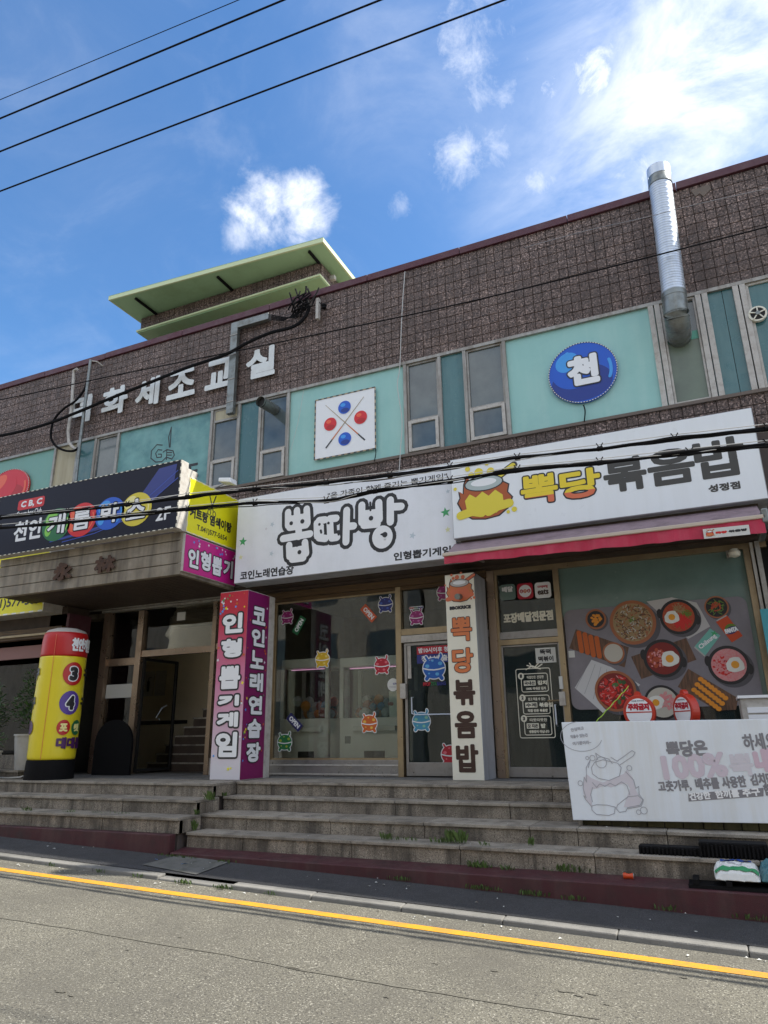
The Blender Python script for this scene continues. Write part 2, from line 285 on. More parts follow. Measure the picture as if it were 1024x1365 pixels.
# ------------------------------------------------------------------ mesh helpers
class MB:
    def __init__(s): s.v = []; s.f = []
    def add(s, vs, fs):
        o = len(s.v); s.v += [tuple(p) for p in vs]; s.f += [tuple(i + o for i in f) for f in fs]; return s
    def box(s, x0, x1, y0, y1, z0, z1):
        if x0 > x1: x0, x1 = x1, x0
        if y0 > y1: y0, y1 = y1, y0
        if z0 > z1: z0, z1 = z1, z0
        return s.add([(x0, y0, z0), (x1, y0, z0), (x1, y1, z0), (x0, y1, z0), (x0, y0, z1), (x1, y0, z1), (x1, y1, z1), (x0, y1, z1)],
                     [(0, 3, 2, 1), (4, 5, 6, 7), (0, 1, 5, 4), (1, 2, 6, 5), (2, 3, 7, 6), (3, 0, 4, 7)])
    def hexa(s, b, t):      # bottom 4, top 4 (counter-clockwise from above)
        return s.add(list(b) + list(t), [(0, 3, 2, 1), (4, 5, 6, 7), (0, 1, 5, 4), (1, 2, 6, 5), (2, 3, 7, 6), (3, 0, 4, 7)])
    def bar(s, a, b, w, h, upv=(0, 0, 1)):
        a = Vector(a); b = Vector(b); d = (b - a).normalized(); u = Vector(upv)
        if abs(d.dot(u)) > .95: u = Vector((0, 1, 0))
        r = d.cross(u).normalized() * w / 2; q = r.cross(d).normalized() * h / 2
        P = [a - r - q, a + r - q, a + r + q, a - r + q, b - r - q, b + r - q, b + r + q, b - r + q]
        return s.add(P, [(0, 1, 2, 3), (7, 6, 5, 4), (0, 4, 5, 1), (1, 5, 6, 2), (2, 6, 7, 3), (3, 7, 4, 0)])
    def tube(s, pts, r, n=8, cap=True):
        pts = [Vector(p) for p in pts]; rr = r if isinstance(r, (list, tuple)) else [r] * len(pts)
        vs = []; fs = []; ref = Vector((0, 0, 1))
        for i, p in enumerate(pts):
            d = (pts[min(i + 1, len(pts) - 1)] - pts[max(i - 1, 0)]).normalized()
            u = ref if abs(d.dot(ref)) < .95 else Vector((1, 0, 0))
            a = d.cross(u).normalized(); b = a.cross(d)
            if i and (a.dot(la) < 0): a = -a; b = -b
            la = a
            for k in range(n):
                t = 2 * math.pi * k / n; vs.append(p + (a * math.cos(t) + b * math.sin(t)) * rr[i])
        for i in range(len(pts) - 1):
            for k in range(n):
                fs.append((i * n + k, i * n + (k + 1) % n, (i + 1) * n + (k + 1) % n, (i + 1) * n + k))
        if cap: fs += [tuple(range(n))[::-1], tuple(range((len(pts) - 1) * n, len(pts) * n))]
        return s.add(vs, fs)
    def lathe(s, c, prof, n=24):   # prof [(r,z)]
        vs = []; fs = []
        for r, z in prof:
            for k in range(n):
                t = 2 * math.pi * k / n; vs.append((c[0] + r * math.cos(t), c[1] + r * math.sin(t), c[2] + z))
        for i in range(len(prof) - 1):
            for k in range(n): fs.append((i * n + k, i * n + (k + 1) % n, (i + 1) * n + (k + 1) % n, (i + 1) * n + k))
        fs += [tuple(range(n))[::-1], tuple(range((len(prof) - 1) * n, len(prof) * n))]
        return s.add(vs, fs)
    def prism(s, poly, place, w0, w1):   # poly in (u,v), extruded from w0 to w1 along the plane normal
        n = len(poly)
        ar = sum(poly[i][0] * poly[(i + 1) % n][1] - poly[(i + 1) % n][0] * poly[i][1] for i in range(n))
        if ar < 0: poly = poly[::-1]
        vs = [place(u, v, w0) for u, v in poly] + [place(u, v, w1) for u, v in poly]
        fs = [tuple(range(n))[::-1], tuple(range(n, 2 * n))] + [(i, (i + 1) % n, n + (i + 1) % n, n + i) for i in range(n)]
        return s.add(vs, fs)
    def build(s, name, m, parent=None, bevel=0, smooth=False, kind=None, fixn=True):
        me = bpy.data.meshes.new(name); me.from_pydata(s.v, [], s.f)
        if fixn:
            bm = bmesh.new(); bm.from_mesh(me); bmesh.ops.recalc_face_normals(bm, faces=bm.faces); bm.to_mesh(me); bm.free()
        me.materials.append(M[m] if isinstance(m, str) else m)
        if smooth:
            for p in me.polygons: p.use_smooth = True
            if smooth != 'all':
                me.set_sharp_from_angle(angle=R(40))
        o = bpy.data.objects.new(name, me); COL.objects.link(o)
        if parent is not None: adopt(o, parent)
        if bevel:
            b = o.modifiers.new('bevel', 'BEVEL'); b.width = bevel; b.segments = 2; b.limit_method = 'ANGLE'
        if kind: o['kind'] = kind
        return o
def world_of(o):
    mw = Matrix.Translation(o.location)
    return (world_of(o.parent) @ o.matrix_parent_inverse @ mw) if o.parent else mw
def adopt(o, p):
    o.parent = p; o.matrix_parent_inverse = world_of(p).inverted()
def tag(o, label, cat, group=None):
    o['label'] = label; o['category'] = cat
    if group: o['group'] = group
    return o
def thing(name, loc, label, cat, group=None):
    o = bpy.data.objects.new(name, None); COL.objects.link(o); o.location = loc; o.empty_display_size = .2
    return tag(o, label, cat, group)
def struct(o): o['kind'] = 'structure'; return o
def box(name, m, parent, *b, **k): return MB().box(*b).build(name, m, parent, **k)

# planes for flat print: place(u, v, w) -> world, w = height above the surface
def faceY(y): return lambda u, v, w: (u, y - w, v)
def faceX(x): return lambda u, v, w: (x + w, u, v)
def local(place, cu, cv, ang):
    c, s = math.cos(ang), math.sin(ang)
    return lambda u, v, w: place(cu + u * c - v * s, cv + u * s + v * c, w)

def ell(cu, cv, ru, rv=None, n=28, a0=0, a1=2 * math.pi, rot=0):
    rv = rv or ru; P = []
    full = abs(a1 - a0 - 2 * math.pi) < 1e-6
    for k in range(n if full else n + 1):
        t = a0 + (a1 - a0) * k / n; x, y = ru * math.cos(t), rv * math.sin(t)
        P.append((cu + x * math.cos(rot) - y * math.sin(rot), cv + x * math.sin(rot) + y * math.cos(rot)))
    return P
def rrect(u0, u1, v0, v1, r, n=5):
    P = []
    for cx, cy, a in ((u1 - r, v1 - r, 0), (u0 + r, v1 - r, 90), (u0 + r, v0 + r, 180), (u1 - r, v0 + r, 270)):
        for k in range(n + 1):
            t = R(a + 90 * k / n); P.append((cx + r * math.cos(t), cy + r * math.sin(t)))
    return P
def star(cu, cv, r, rot=0, n=5, q=.42):
    return [(cu + (r if k % 2 == 0 else r * q) * math.sin(rot + math.pi * k / n), cv + (r if k % 2 == 0 else r * q) * math.cos(rot + math.pi * k / n)) for k in range(2 * n)]
def flat(mb, poly, place, w, t=.0015): return mb.prism(poly, place, w - t, w)
def strokes(mb, lines, r, place, w):
    """round-ended pen strokes on a plane (each a hair above the last so none are coplanar)"""
    k = 0
    for ln in lines:
        for a, b in zip(ln[:-1], ln[1:]):
            dx, dy = b[0] - a[0], b[1] - a[1]; l = math.hypot(dx, dy) or 1e-6; nx, ny = -dy / l * r, dx / l * r
            z = w + (k % 23) * 2.5e-5; k += 1
            mb.add([place(a[0] + nx, a[1] + ny, z), place(b[0] + nx, b[1] + ny, z), place(b[0] - nx, b[1] - ny, z), place(a[0] - nx, a[1] - ny, z)], [(3, 2, 1, 0)])
        for p in ln:
            z = w + (k % 23) * 2.5e-5; k += 1
            P = ell(p[0], p[1], r, n=10); mb.add([place(u, v, z) for u, v in P], [tuple(range(10))])
    return mb
_cache = {}
def glyphs(s):
    if s in _cache: return _cache[s]
    c = bpy.data.curves.new('t', 'FONT'); c.body = s; c.size = 1; c.resolution_u = 3 if len(s) < 3 else 2
    o = bpy.data.objects.new('t', c); COL.objects.link(o)
    dg = bpy.context.evaluated_depsgraph_get(); me = o.evaluated_get(dg).to_mesh()
    vs = [(v.co.x, v.co.y) for v in me.vertices]; fs = [tuple(p.vertices) for p in me.polygons]
    ec = {}
    for p in me.polygons:
        vv = list(p.vertices)
        for i in range(len(vv)):
            e = tuple(sorted((vv[i], vv[(i + 1) % len(vv)]))); ec[e] = ec.get(e, 0) + 1
    bd = [e for e, n in ec.items() if n == 1]
    # the two sides of an outline may be split vertices: drop doubled edges
    bpy.data.objects.remove(o); bpy.data.curves.remove(c)
    _cache[s] = (vs, fs, bd); return _cache[s]
def write(mb, s, rc, place, w, grow=0.0, slant=0.0, extr=0.0, inset=None, box_=None):
    """letters of string s filling the rectangle rc=(u0,u1,v0,v1); grow = boldness in metres"""
    vs, fs, bd = glyphs(s)
    if not vs: return mb
    x0, x1, y0, y1 = box_ or (min(v[0] for v in vs), max(v[0] for v in vs), min(v[1] for v in vs), max(v[1] for v in vs))
    i_ = grow if inset is None else inset
    u0, u1, v0, v1 = rc[0] + i_, rc[1] - i_, rc[2] + i_, rc[3] - i_
    T = [(u0 + (x - x0) / (x1 - x0) * (u1 - u0) + slant * ((y - y0) / (y1 - y0) * (v1 - v0)), v0 + (y - y0) / (y1 - y0) * (v1 - v0)) for x, y in vs]
    mb.add([place(u, v, w) for u, v in T], fs)
    if extr:
        for a, b in bd:
            A, B = T[a], T[b]; mb.add([place(*A, w), place(*B, w), place(*B, w - extr), place(*A, w - extr)], [(0, 1, 2, 3)])
    if grow:
        k = 0; n = 8 if grow < .02 else 12; seen = set()
        for a, b in bd:
            A, B = T[a], T[b]; dx, dy = B[0] - A[0], B[1] - A[1]; l = math.hypot(dx, dy)
            if l < 1e-7: continue
            nx, ny = -dy / l * grow, dx / l * grow; z = w + 3e-5 + (k % 29) * 2.2e-5; k += 1
            mb.add([place(A[0] + nx, A[1] + ny, z), place(B[0] + nx, B[1] + ny, z), place(B[0] - nx, B[1] - ny, z), place(A[0] - nx, A[1] - ny, z)], [(3, 2, 1, 0)])
            for q in (a, b):
                if q in seen: continue
                seen.add(q); z = w + 3e-5 + (k % 29) * 2.2e-5; k += 1
                mb.add([place(u, v, z) for u, v in ell(*T[q], grow, n=n)], [tuple(range(n))])
    return mb
def ext(s):
    vs = glyphs(s)[0]; return (min(v[0] for v in vs), max(v[0] for v in vs), min(v[1] for v in vs), max(v[1] for v in vs))
def lettering(s, rc, place, w, m, parent, grow=0.0, name='lettering', **k):
    """a word; letters tall enough to be told apart become one piece each"""
    s_ = s.replace(' ', '')
    if len(s_) > 1 and rc[3] - rc[2] > .14 and all('\uac00' <= c <= '\ud7a3' or c == ' ' for c in s):
        X0, X1, Y0, Y1_ = ext(s); adv = ext('가가')[1] - ext('가')[1]; sp = (ext('가 가')[1] - ext('가')[1]) - adv; pos = 0; o = None
        for c in s:
            if c == ' ': pos += sp; continue
            o = write(MB(), c, rc, place, w, grow, box_=(X0 - pos, X1 - pos, Y0, Y1_), **k).build(name, m, parent, fixn=False); pos += adv
        return o
    o = write(MB(), s, rc, place, w, grow, **k).build(name, m, parent, fixn=False)
    if len(s_) > 1: o['kind'] = 'stuff'
    return o
def outline_letters(s, rc, place, w, m, mo, parent, g, go, name='lettering', oname='letter_outline'):
    i_ = g * 1.0 + (go - g) * .5
    write(MB(), s, rc, place, w, go, inset=i_).build(oname, mo, parent, fixn=False)
    write(MB(), s, rc, place, w + .0022, g, inset=i_).build(name, m, parent, fixn=False)
def dashed_rim(pts, place, w, parent, a='alu_white', b='ink', seg=.07, wd=.012, name='rim'):
    """edge trim of alternating light and dark stitches round a sheet sign"""
    A, B = MB(), MB(); k = 0; n = len(pts)
    for i in range(n):
        p, q = Vector(pts[i]), Vector(pts[(i + 1) % n]); l = (q - p).length; m_ = max(1, int(l / seg)); d = (q - p) / m_; nn = Vector((-d.y, d.x)).normalized() * wd / 2
        for j in range(m_):
            s0 = p + d * j; s1 = s0 + d * .999; (A if k % 2 == 0 else B).prism([tuple(s0 + nn), tuple(s1 + nn), tuple(s1 - nn), tuple(s0 - nn)], place, w - .004, w); k += 1
    A.build(name, a, parent, kind='stuff'); B.build(name, b, parent, kind='stuff')
# ================================================================== SETTING
def zg(x): return -1.10 - 0.031 * x            # the street falls gently to the right
def sheet(name, m, x0, x1, y0, y1, o0, o1, parent=None, nx=1):
    mb = MB(); 
    for i in range(nx):
        a = x0 + (x1 - x0) * i / nx; b = x0 + (x1 - x0) * (i + 1) / nx
        mb.add([(a, y0, zg(a) + o0), (b, y0, zg(b) + o0), (b, y1, zg(b) + o1), (a, y1, zg(a) + o1)], [(0, 1, 2, 3)])
    return mb.build(name, m, parent)
struct(sheet('ground', 'walkedge', -400, 400, -400, 400, -.06, -.06))
struct(sheet('road', 'asphalt', -60, 40, -17.2, -3.83, 0, 0))
struct(sheet('opposite_pavement', 'walk', -60, 40, -20.5, -17.2, .05, .05))
ln = MB(); xs = [-40, -20, -12, -8, -5, -3, -1, .5, 2, 6, 20]
for a, b in zip(xs[:-1], xs[1:]):
    ya = -4.20; w = .135
    ln.add([(a, ya - w, zg(a) + .004), (b, ya - w, zg(b) + .004), (b, ya, zg(b) + .004), (a, ya, zg(a) + .004)], [(0, 1, 2, 3)])
struct(ln.build('yellow_line', 'yellow'))
struct(sheet('sidewalk', 'walk', -20, 10, -3.70, -3.0, .055, .14))
struct(sheet('sidewalk_joint_strip', 'walkedge', -20, 10, -3.0, -2.6, .14, .15))
pt = MB(); P_ = [SZ(*q, -.80) for q in ((190, 1150), (262, 1158), (305, 1149), (240, 1143))]
pt.add([(p.x, p.y, zg(p.x) + .058 + (p.y + 3.7) * .121 + .006) for p in P_], [(0, 1, 2, 3)])
struct(pt.build('sidewalk_patch', 'walkedge'))
def gpt(px, py, off=0.0):
    d = rt * ((px - CX) / FPX) - up * ((py - CY) / FPX) + fw; t = (-1.1 + off - CAM.z) / (d.z + .031 * d.x); return CAM + d * t
def road_strip(name, m, pts, w, off, wob=0.0, seed=0):
    rr = random.Random(seed); P = [gpt(*q, off) for q in pts]; Q = []
    for a, b in zip(P[:-1], P[1:]):
        for k in range(8): Q.append(a.lerp(b, k / 8) + Vector((0, rr.uniform(-wob, wob), 0)))
    Q.append(P[-1]); vs = []
    for q in Q: ww = w * rr.uniform(.4, 1.0); vs += [(q.x, q.y - ww, zg(q.x) + off), (q.x, q.y + ww, zg(q.x) + off)]
    return struct(MB().add(vs, [(i, i + 2, i + 3, i + 1) for i in range(0, len(vs) - 2, 2)]).build(name, m))
road_strip('road_seam', 'asphalt_old', [(-80, 1212), (0, 1223), (110, 1240), (200, 1256), (300, 1272), (400, 1292)], .014, .004, .004, 1)
road_strip('road_seam', 'asphalt_old', [(380, 1289), (480, 1306), (600, 1326), (700, 1342), (800, 1358)], .016, .004, .006, 2)
def stain(px, py, r, seed, m='asphalt_old'):
    rr = random.Random(seed); c = gpt(px, py); n = 22
    P = [(c.x + r * rr.uniform(.35, 1.1) * math.cos(k * 6.283 / n) * 1.6, c.y + r * rr.uniform(.35, 1.0) * math.sin(k * 6.283 / n) * .7) for k in range(n)]
    return struct(MB().add([(x, y, zg(x) + .005) for x, y in P], [tuple(range(n))]).build('road_stain', m))
for k, q in enumerate(((755, 1322, .05), (790, 1326, .035), (772, 1328, .03), (660, 1295, .025), (810, 1340, .02), (80, 1322, .035), (95, 1328, .02), (580, 1285, .02), (515, 1330, .02), (912, 1304, .03), (240, 1250, .02), (170, 1267, .016))): stain(*q, k)
kb = bpy.data.objects.new('kerb', None); COL.objects.link(kb); struct(kb); kb.location = (-3, -3.77, -1)
x = -18.0
while x < 9:
    l = 1.0; g = .003; dz = random.uniform(-.002, .002)
    if -6.3 < x < -5.2: dz -= .025
    MB().hexa([(x + g, -3.84, zg(x) - .05), (x + l - g, -3.84, zg(x + l) - .05), (x + l - g, -3.69, zg(x + l) - .05), (x + g, -3.69, zg(x) - .05)],
              [(x + g, -3.83, zg(x) + .045 + dz), (x + l - g, -3.83, zg(x + l) + .045 + dz), (x + l - g, -3.69, zg(x + l) + .052 + dz), (x + g, -3.69, zg(x) + .052 + dz)]).build('kerb_stone', 'kerb', kb, bevel=.012)
    x += l

# ================================================================== GRANITE STEPS
st = thing('granite_steps', (-4, -2.2, -1), 'stained granite steps with a maroon painted base running below all the shops', 'steps')
RI = .18
def flight(x0, x1, edges, seg, off=0):
    for i, ye in enumerate(edges):
        z1 = -RI * i; z0 = -RI * (i + 1) if i < len(edges) - 1 else z1 - .34
        x = x0; j = 0
        back = edges[i] + (.9 if i == 0 else (edges[i - 1] - edges[i]) + .03)
        s = seg[i % len(seg)]
        while x < x1 - .01:
            l = min(s if j else s * (.45 + .5 * ((i * 37 % 10) / 10)), x1 - x)
            if x1 - x - l < .25: l = x1 - x
            g = .004; dy = random.uniform(-.004, .004)
            MB().box(x + g, x + l - g, ye + dy, back, z1 - .035, z1).build('tread_slab', 'granite_top', st, bevel=.006)
            MB().box(x + g, x + l - g, ye + .028 + dy, ye + .10, z0, z1 - .037).build('riser_slab', 'granite', st, bevel=.003)
            x += l; j += 1
flight(-6.58, -1.50, [-1.62, -1.93, -2.50], [1.35, 1.5, 1.25])
def lane(x0, x1, ye, back, z1, z0, seg):
    x = x0; j = 0
    while x < x1 - .01:
        l = min(seg * (.6 if j == 0 else random.uniform(.85, 1.1)), x1 - x)
        if x1 - x - l < .3: l = x1 - x
        g = .004; dy = random.uniform(-.004, .004)
        MB().box(x + g, x + l - g, ye + dy, back, z1 - .035, z1).build('tread_slab', 'granite_top', st, bevel=.006)
        MB().box(x + g, x + l - g, ye + .028 + dy, ye + .10, z0, z1 - .037).build('riser_slab', 'granite', st, bevel=.003)
        x += l; j += 1
lane(-6.42, 4.2, -2.88, -2.44, -.54, -1.0, 1.45)
lane(-1.50, 4.2, -2.50, -2.2, -.36, -.54, 1.5)
# left flight, one step further out, with granite end faces
for (ye, xe, z1, z0, bk) in ((-2.15, -6.60, 0, -.18, -1.3), (-2.62, -6.50, -.18, -.36, -2.1), (-3.02, -6.44, -.36, -.55, -2.56)):
    lane(-16, xe, ye, bk, z1, z0, 1.5)
    MB().box(xe - .07, xe - .004, ye + .03, bk, z0, z1 - .037).build('end_slab', 'granite', st, bevel=.003)
box('step_core', 'mortar', st, -16, -6.65, -2.05, -1.0, -1.2, -.045)
box('step_core', 'mortar', st, -6.6, 4.2, -1.53, -1.0, -1.2, -.045)
box('step_core', 'mortar', st, -16, -6.56, -2.5, -2.04, -1.2, -.22)
box('step_core', 'mortar', st, -16, -6.5, -2.94, -2.45, -1.2, -.40)
box('step_core', 'mortar', st, -6.4, 4.2, -2.8, -1.5, -1.2, -.58)
box('step_core', 'mortar', st, -6.5, -1.5, -2.42, -1.5, -1.2, -.40)
box('step_core', 'mortar', st, -6.55, -1.5, -1.86, -1.5, -1.2, -.22)
box('landing', 'mosaic', st, -16, 4.2, -1.5, .5, -.06, -.004)
box('landing', 'mosaic', st, -16, -6.66, -2.06, -1.5, -.06, -.005)
MB().box(-16, -6.46, -3.14, -3.02, -1.2, -.545).build('painted_base', 'maroon_base', st, bevel=.01)
b_ = MB(); b_.hexa([(-6.44, -3.14, -1.3), (4.2, -3.16, -1.4), (4.2, -2.86, -1.4), (-6.44, -2.86, -1.3)], [(-6.44, -3.14, -.745), (4.2, -3.16, -.775), (4.2, -2.86, -.74), (-6.44, -2.86, -.715)])
b_.build('painted_base', 'maroon_base', st, bevel=.012)
# timber boards closing the raised part right of the steps
x = -1.50
while x < 3.4:
    w = random.uniform(.15, .20)
    MB().box(x + .006, x + w - .006, -2.20 - random.uniform(0, .006), -2.16, -.355, .0).build('board', 'wood2', st)
    x += w
box('deck_top', 'wood2', st, -1.5, 3.4, -2.17, -1.6, -.03, 0.0)

# ================================================================== BUILDING
FY = -0.6
bd_ = thing('commercial_building', (-6, 2, 0), 'two storey commercial building clad in dark speckled brown tiles with teal upper panels', 'building')
XR = 3.4; XL = -19.0
# carcass: back wall board of the tiled upper front, floors, roof
box('parapet_wall', 'mortar', bd_, XL, 14, FY + .014, FY + .32, 6.92, 8.86)
box('spandrel_wall', 'mortar', bd_, XL, XR, FY + .014, FY + .32, 3.20, 5.14)
box('roof_slab', 'conc', bd_, XL, XR, FY + .32, 9.0, 8.0, 8.2)
box('floor_slab', 'soffit', bd_, XL, XR, FY + .05, 9.0, 3.17, 3.36)
box('right_wing', 'mortar', bd_, XR, 14, FY + .05, 9.0, -1.6, 6.9)
box('side_wall', 'mortar', bd_, XL - .25, XL, FY, 9.0, -1.2, 8.86)
box('rear_wall', 'mortar', bd_, XL, XR, 9.0, 9.25, -1.2, 8.86)
box('ceiling', 'inwall', bd_, XL, XR, .7, 9, 7.0, 7.1)
box('partition', 'inwall', bd_, XL, XR, 3.0, 3.1, 3.36, 7.0)
# roof coping in short metal lengths
x = XL
while x < 13.9:
    l = random.uniform(1.7, 2.3); l = min(l, 14 - x)
    dz = random.uniform(-.006, .006)
    MB().box(x, x + l - .01, FY - .045, FY + .36, 8.84 + dz, 8.975 + dz).build('coping', 'maroon', bd_, bevel=.005)
    x += l
# tiles
tiles = []
def tilefield(x0, x1, z0, z1, w, h, y=FY):
    nz = max(1, round((z1 - z0) / h)); hh = (z1 - z0) / nz
    nx = round((x1 - x0) / w); ww = (x1 - x0) / nx
    for j in range(nz):
        for i in range(nx): tiles.append((x0 + (i + .5) * ww, z0 + (j + .5) * hh, ww - .004, hh - .003, y))
tilefield(XL, XR, 6.94, 8.835, .152, .172)
tilefield(XL, XR, 4.62, 5.125, .152, .17)
def tile_w(t): 
    p = Vector((t[0], t[4], t[1])) - CAM; v = (p.dot(rt) / p.dot(fw) * FPX + CX, CY - p.dot(up) / p.dot(fw) * FPX)
    inside = -5 < v[0] < 1029 and v[1] > -5
    return (0 if inside else 1, p.length)
tiles.sort(key=tile_w)
tm = bpy.data.meshes.new('tile')
e = .002
tbm = MB().add([(-.5, 0, -.5), (.5, 0, -.5), (.5, 0, .5), (-.5, 0, .5), (-.47, -1, -.47), (.47, -1, -.47), (.47, -1, .47), (-.47, -1, .47)],
               [(4, 5, 6, 7), (0, 1, 5, 4), (1, 2, 6, 5), (2, 3, 7, 6), (3, 0, 4, 7)])
tm.from_pydata(tbm.v, [], tbm.f); tm.materials.append(M['tile'])
for k, (x, z, w, h, y) in enumerate(tiles[:295]):
    o = bpy.data.objects.new('tile', tm); COL.objects.link(o); adopt(o, bd_)
    o.location = (x, y + .015, z); o.scale = (w, .014 + random.uniform(0, .005), h); o.rotation_euler = (random.uniform(-.006, .006), 0, random.uniform(-.006, .006))
far = MB()
for (x, z, w, h, y) in tiles[295:]:
    d = y + .015; t = .014 + random.uniform(0, .005); a, b = w / 2, h / 2; a2, b2 = a * .94, b * .94
    sk = random.uniform(-.0015, .0015)
    far.add([(x - a, d, z - b), (x + a, d, z - b), (x + a, d, z + b), (x - a, d, z + b), (x - a2, d - t, z - b2), (x + a2, d - t + sk, z - b2), (x + a2, d - t + sk, z + b2), (x - a2, d - t, z + b2)],
            [(4, 5, 6, 7), (0, 1, 5, 4), (1, 2, 6, 5), (2, 3, 7, 6), (3, 0, 4, 7)])
far.build('wall_tiling', 'tile', bd_, kind='stuff')
# patch of render where tiles fell off, beside the duct
pp = [S(*q, FY - .012) for q in ((921, 254), (945, 246), (948, 252), (938, 262), (933, 258), (927, 262))]
MB().prism([(p.x, p.z) for p in pp], faceY(FY - .012), -.02, .004).build('bare_render_patch', 'mortar_pale', bd_)

# window band
ZB, ZT = 5.17, 6.88
V = {k: S(*q, FY).x for k, q in dict(a=(72, 620), b=(104, 600), c=(126, 610), d=(157, 600), e=(281, 590), f=(318, 580), g=(346, 580), h=(384, 575), i=(541, 540), j=(588, 540), k=(622, 530), l=(676, 520), m=(880, 467), n=(944, 449), o=(996, 442)).items()}
V['z'] = V['o'] + 1.25
def panel(a, b, m, name='panel', y=FY + .02): return MB().box(a, b, y, y + .05, ZB, ZT).build(name, m, bd_)
panel(XL, V['a'], 'teal_left'); panel(V['a'], V['b'], 'cream'); panel(V['b'], V['c'], 'teal_dark'); panel(V['d'], V['e'], 'teal_old')
panel(V['f'], V['g'], 'teal_dark'); panel(V['h'], V['i'], 'teal'); panel(V['j'], V['k'], 'teal_dark'); panel(V['l'], V['m'], 'teal'); 
mid = (V['n'] + V['o']) / 2 + .03
panel(V['n'], mid - .004, 'teal_dark'); panel(mid + .004, V['o'], 'teal_dark'); panel(V['z'], XR, 'teal')
box('head_rail', 'alu', bd_, XL, XR, FY - .03, FY + .09, ZT, ZT + .055)
box('sill_rail', 'mortar_pale', bd_, XL, XR, FY - .035, FY + .09, ZB - .05, ZB)
for k in 'abcdefghijkl':
    x = V[k]; MB().box(x - .03, x + .03, FY - .025, FY + .08, ZB, ZT).build('mullion', 'alu', bd_, bevel=.004)
for k in 'mnoz':
    x = V[k]
    MB().box(x - .085, x - .008, FY - .03, FY + .08, ZB, ZT).build('mullion', 'alu_white', bd_, bevel=.005)
    MB().box(x + .008, x + .085, FY - .03, FY + .08, ZB, ZT).build('mullion', 'alu_white', bd_, bevel=.005)
def window(a, b, hopper=True, glassm='g_up', top=False, fr='alu', bot=ZB):
    w = MB(); y0, y1 = FY + .005, FY + .07; t = .035
    a += .03; b -= .03
    zh = ZB + .60
    w.box(a, a + t, y0, y1, bot, ZT); w.box(b - t, b, y0, y1, bot, ZT); w.box(a + t, b - t, y0, y1, bot, bot + t); w.box(a + t, b - t, y0, y1, ZT - t, ZT)
    if hopper:
        w.box(a + t, b - t, y0, y1, zh - .03, zh + .03)
    f = w.build('window', fr, bd_, bevel=.003)
    if hopper:
        q = MB(); h = .055; y2 = FY - .035
        q.box(a + .02, a + .02 + h, y2, y0 - .002, bot + .02, zh - .01); q.box(b - .02 - h, b - .02, y2, y0 - .002, bot + .02, zh - .01)
        q.box(a + .02 + h, b - .02 - h, y2, y0 - .002, bot + .02, bot + .02 + h); q.box(a + .02 + h, b - .02 - h, y2, y0 - .002, zh - .01 - h, zh - .01)
        q.build('sash', 'alu_white' if fr == 'alu' else fr, f, bevel=.004)
        box('pane', glassm, f, a + .05, b - .05, FY + .0, FY + .004, bot + .05, zh - .04)
    zt = ZT - t
    if top:
        box('top_panel', 'cream', f, a + t, b - t, y0 + .01, y0 + .03, ZT - .24, zt); box('transom', 'alu', f, a + t, b - t, y0 - .005, y0 + .04, ZT - .28, ZT - .24); zt = ZT - .28
    box('pane', glassm, f, a + t, b - t, FY + .035, FY + .041, (zh + .03) if hopper else bot + t, zt)
    return f
window(V['c'], V['d'], False); window(V['e'], V['f'], True, top=True); window(V['g'], V['h'], True)
window(V['i'], V['j']); window(V['k'], V['l']); window(V['o'] + .06, V['z'] - .06, False, 'teal_dark', fr='alu_white')
# the window with the duct: green-white upper pane half open, frosted pane below
wd = MB(); a, b = V['m'] + .09, V['n'] - .09
wd.box(a, a + .03, FY, FY + .07, ZB, ZT); wd.box(b - .03, b, FY, FY + .07, ZB, ZT); wd.box(a + .03, b - .03, FY, FY + .07, ZB, ZB + .035); wd.box(a + .03, b - .03, FY, FY + .07, ZT - .03, ZT)
wf = wd.build('window', 'alu_white', bd_, bevel=.003)
box('pane', 'g_up2', wf, a + .03, b - .03, FY + .04, FY + .046, ZB + .035, ZB + 1.02)
box('film_strip', 'teal_green', wf, a + .03, b - .03, FY + .036, FY + .042, ZB + 1.022, ZB + 1.16)
box('pane', 'g_up', wf, a + .03, b - .03, FY + .05, FY + .055, ZB + 1.162, ZT - .03)
# pencil-like hand drawing and letter painted on the weathered panel
fp = faceY(FY + .02)
def pxl(mb, pts, r, y, place, w, n=None):
    strokes(mb, [[(S(*p, y).x, S(*p, y).z) for p in ln_] for ln_ in pts], r, place, w)
C5 = lambda x, y: (60 + x * .332, 450 + y * .332)
d_ = MB()
pxl(d_, [[C5(*p) for p in l] for l in ([(500, 440), (497, 400), (508, 360), (503, 440)], [(472, 432), (450, 430), (428, 455), (426, 485), (445, 500), (470, 498), (488, 480), (510, 488), (520, 472), (515, 455), (490, 450), (475, 460)],
    [(470, 452), (455, 450), (445, 465), (450, 482), (468, 480), (468, 468), (456, 468)], [(490, 452), (488, 490)], [(492, 462), (510, 462)], [(492, 472), (508, 472)])], .012, FY + .02, fp, .003)
d_.build('hand_drawing', 'ink', bd_)
lettering('도', rect(FY + .02, 249, 639, 266, 616), fp, .003, 'ink', bd_, grow=.016)
# raised letters
LT = [('덕', 92, 562, 124, 526), ('화', 135, 553, 172, 518), ('세', 180, 543, 214, 507), ('조', 222, 535, 262, 496), ('교', 273, 523, 311, 486), ('실', 328, 503, 368, 466)]
for ch, x0, y0, x1, y1 in LT:
    y0 -= (x1 - x0) * .17; y1 += (x1 - x0) * .0
    rc = rect(FY - .05, x0, y0 + 6, x1, y1); rc = (rc[0], rc[1], 7.33, 8.0 if ch not in '실교' else 7.99)
    write(MB(), ch, rc, faceY(FY - .012), .055, .030, extr=.045).build('wall_letter', 'wlet', bd_, fixn=False)

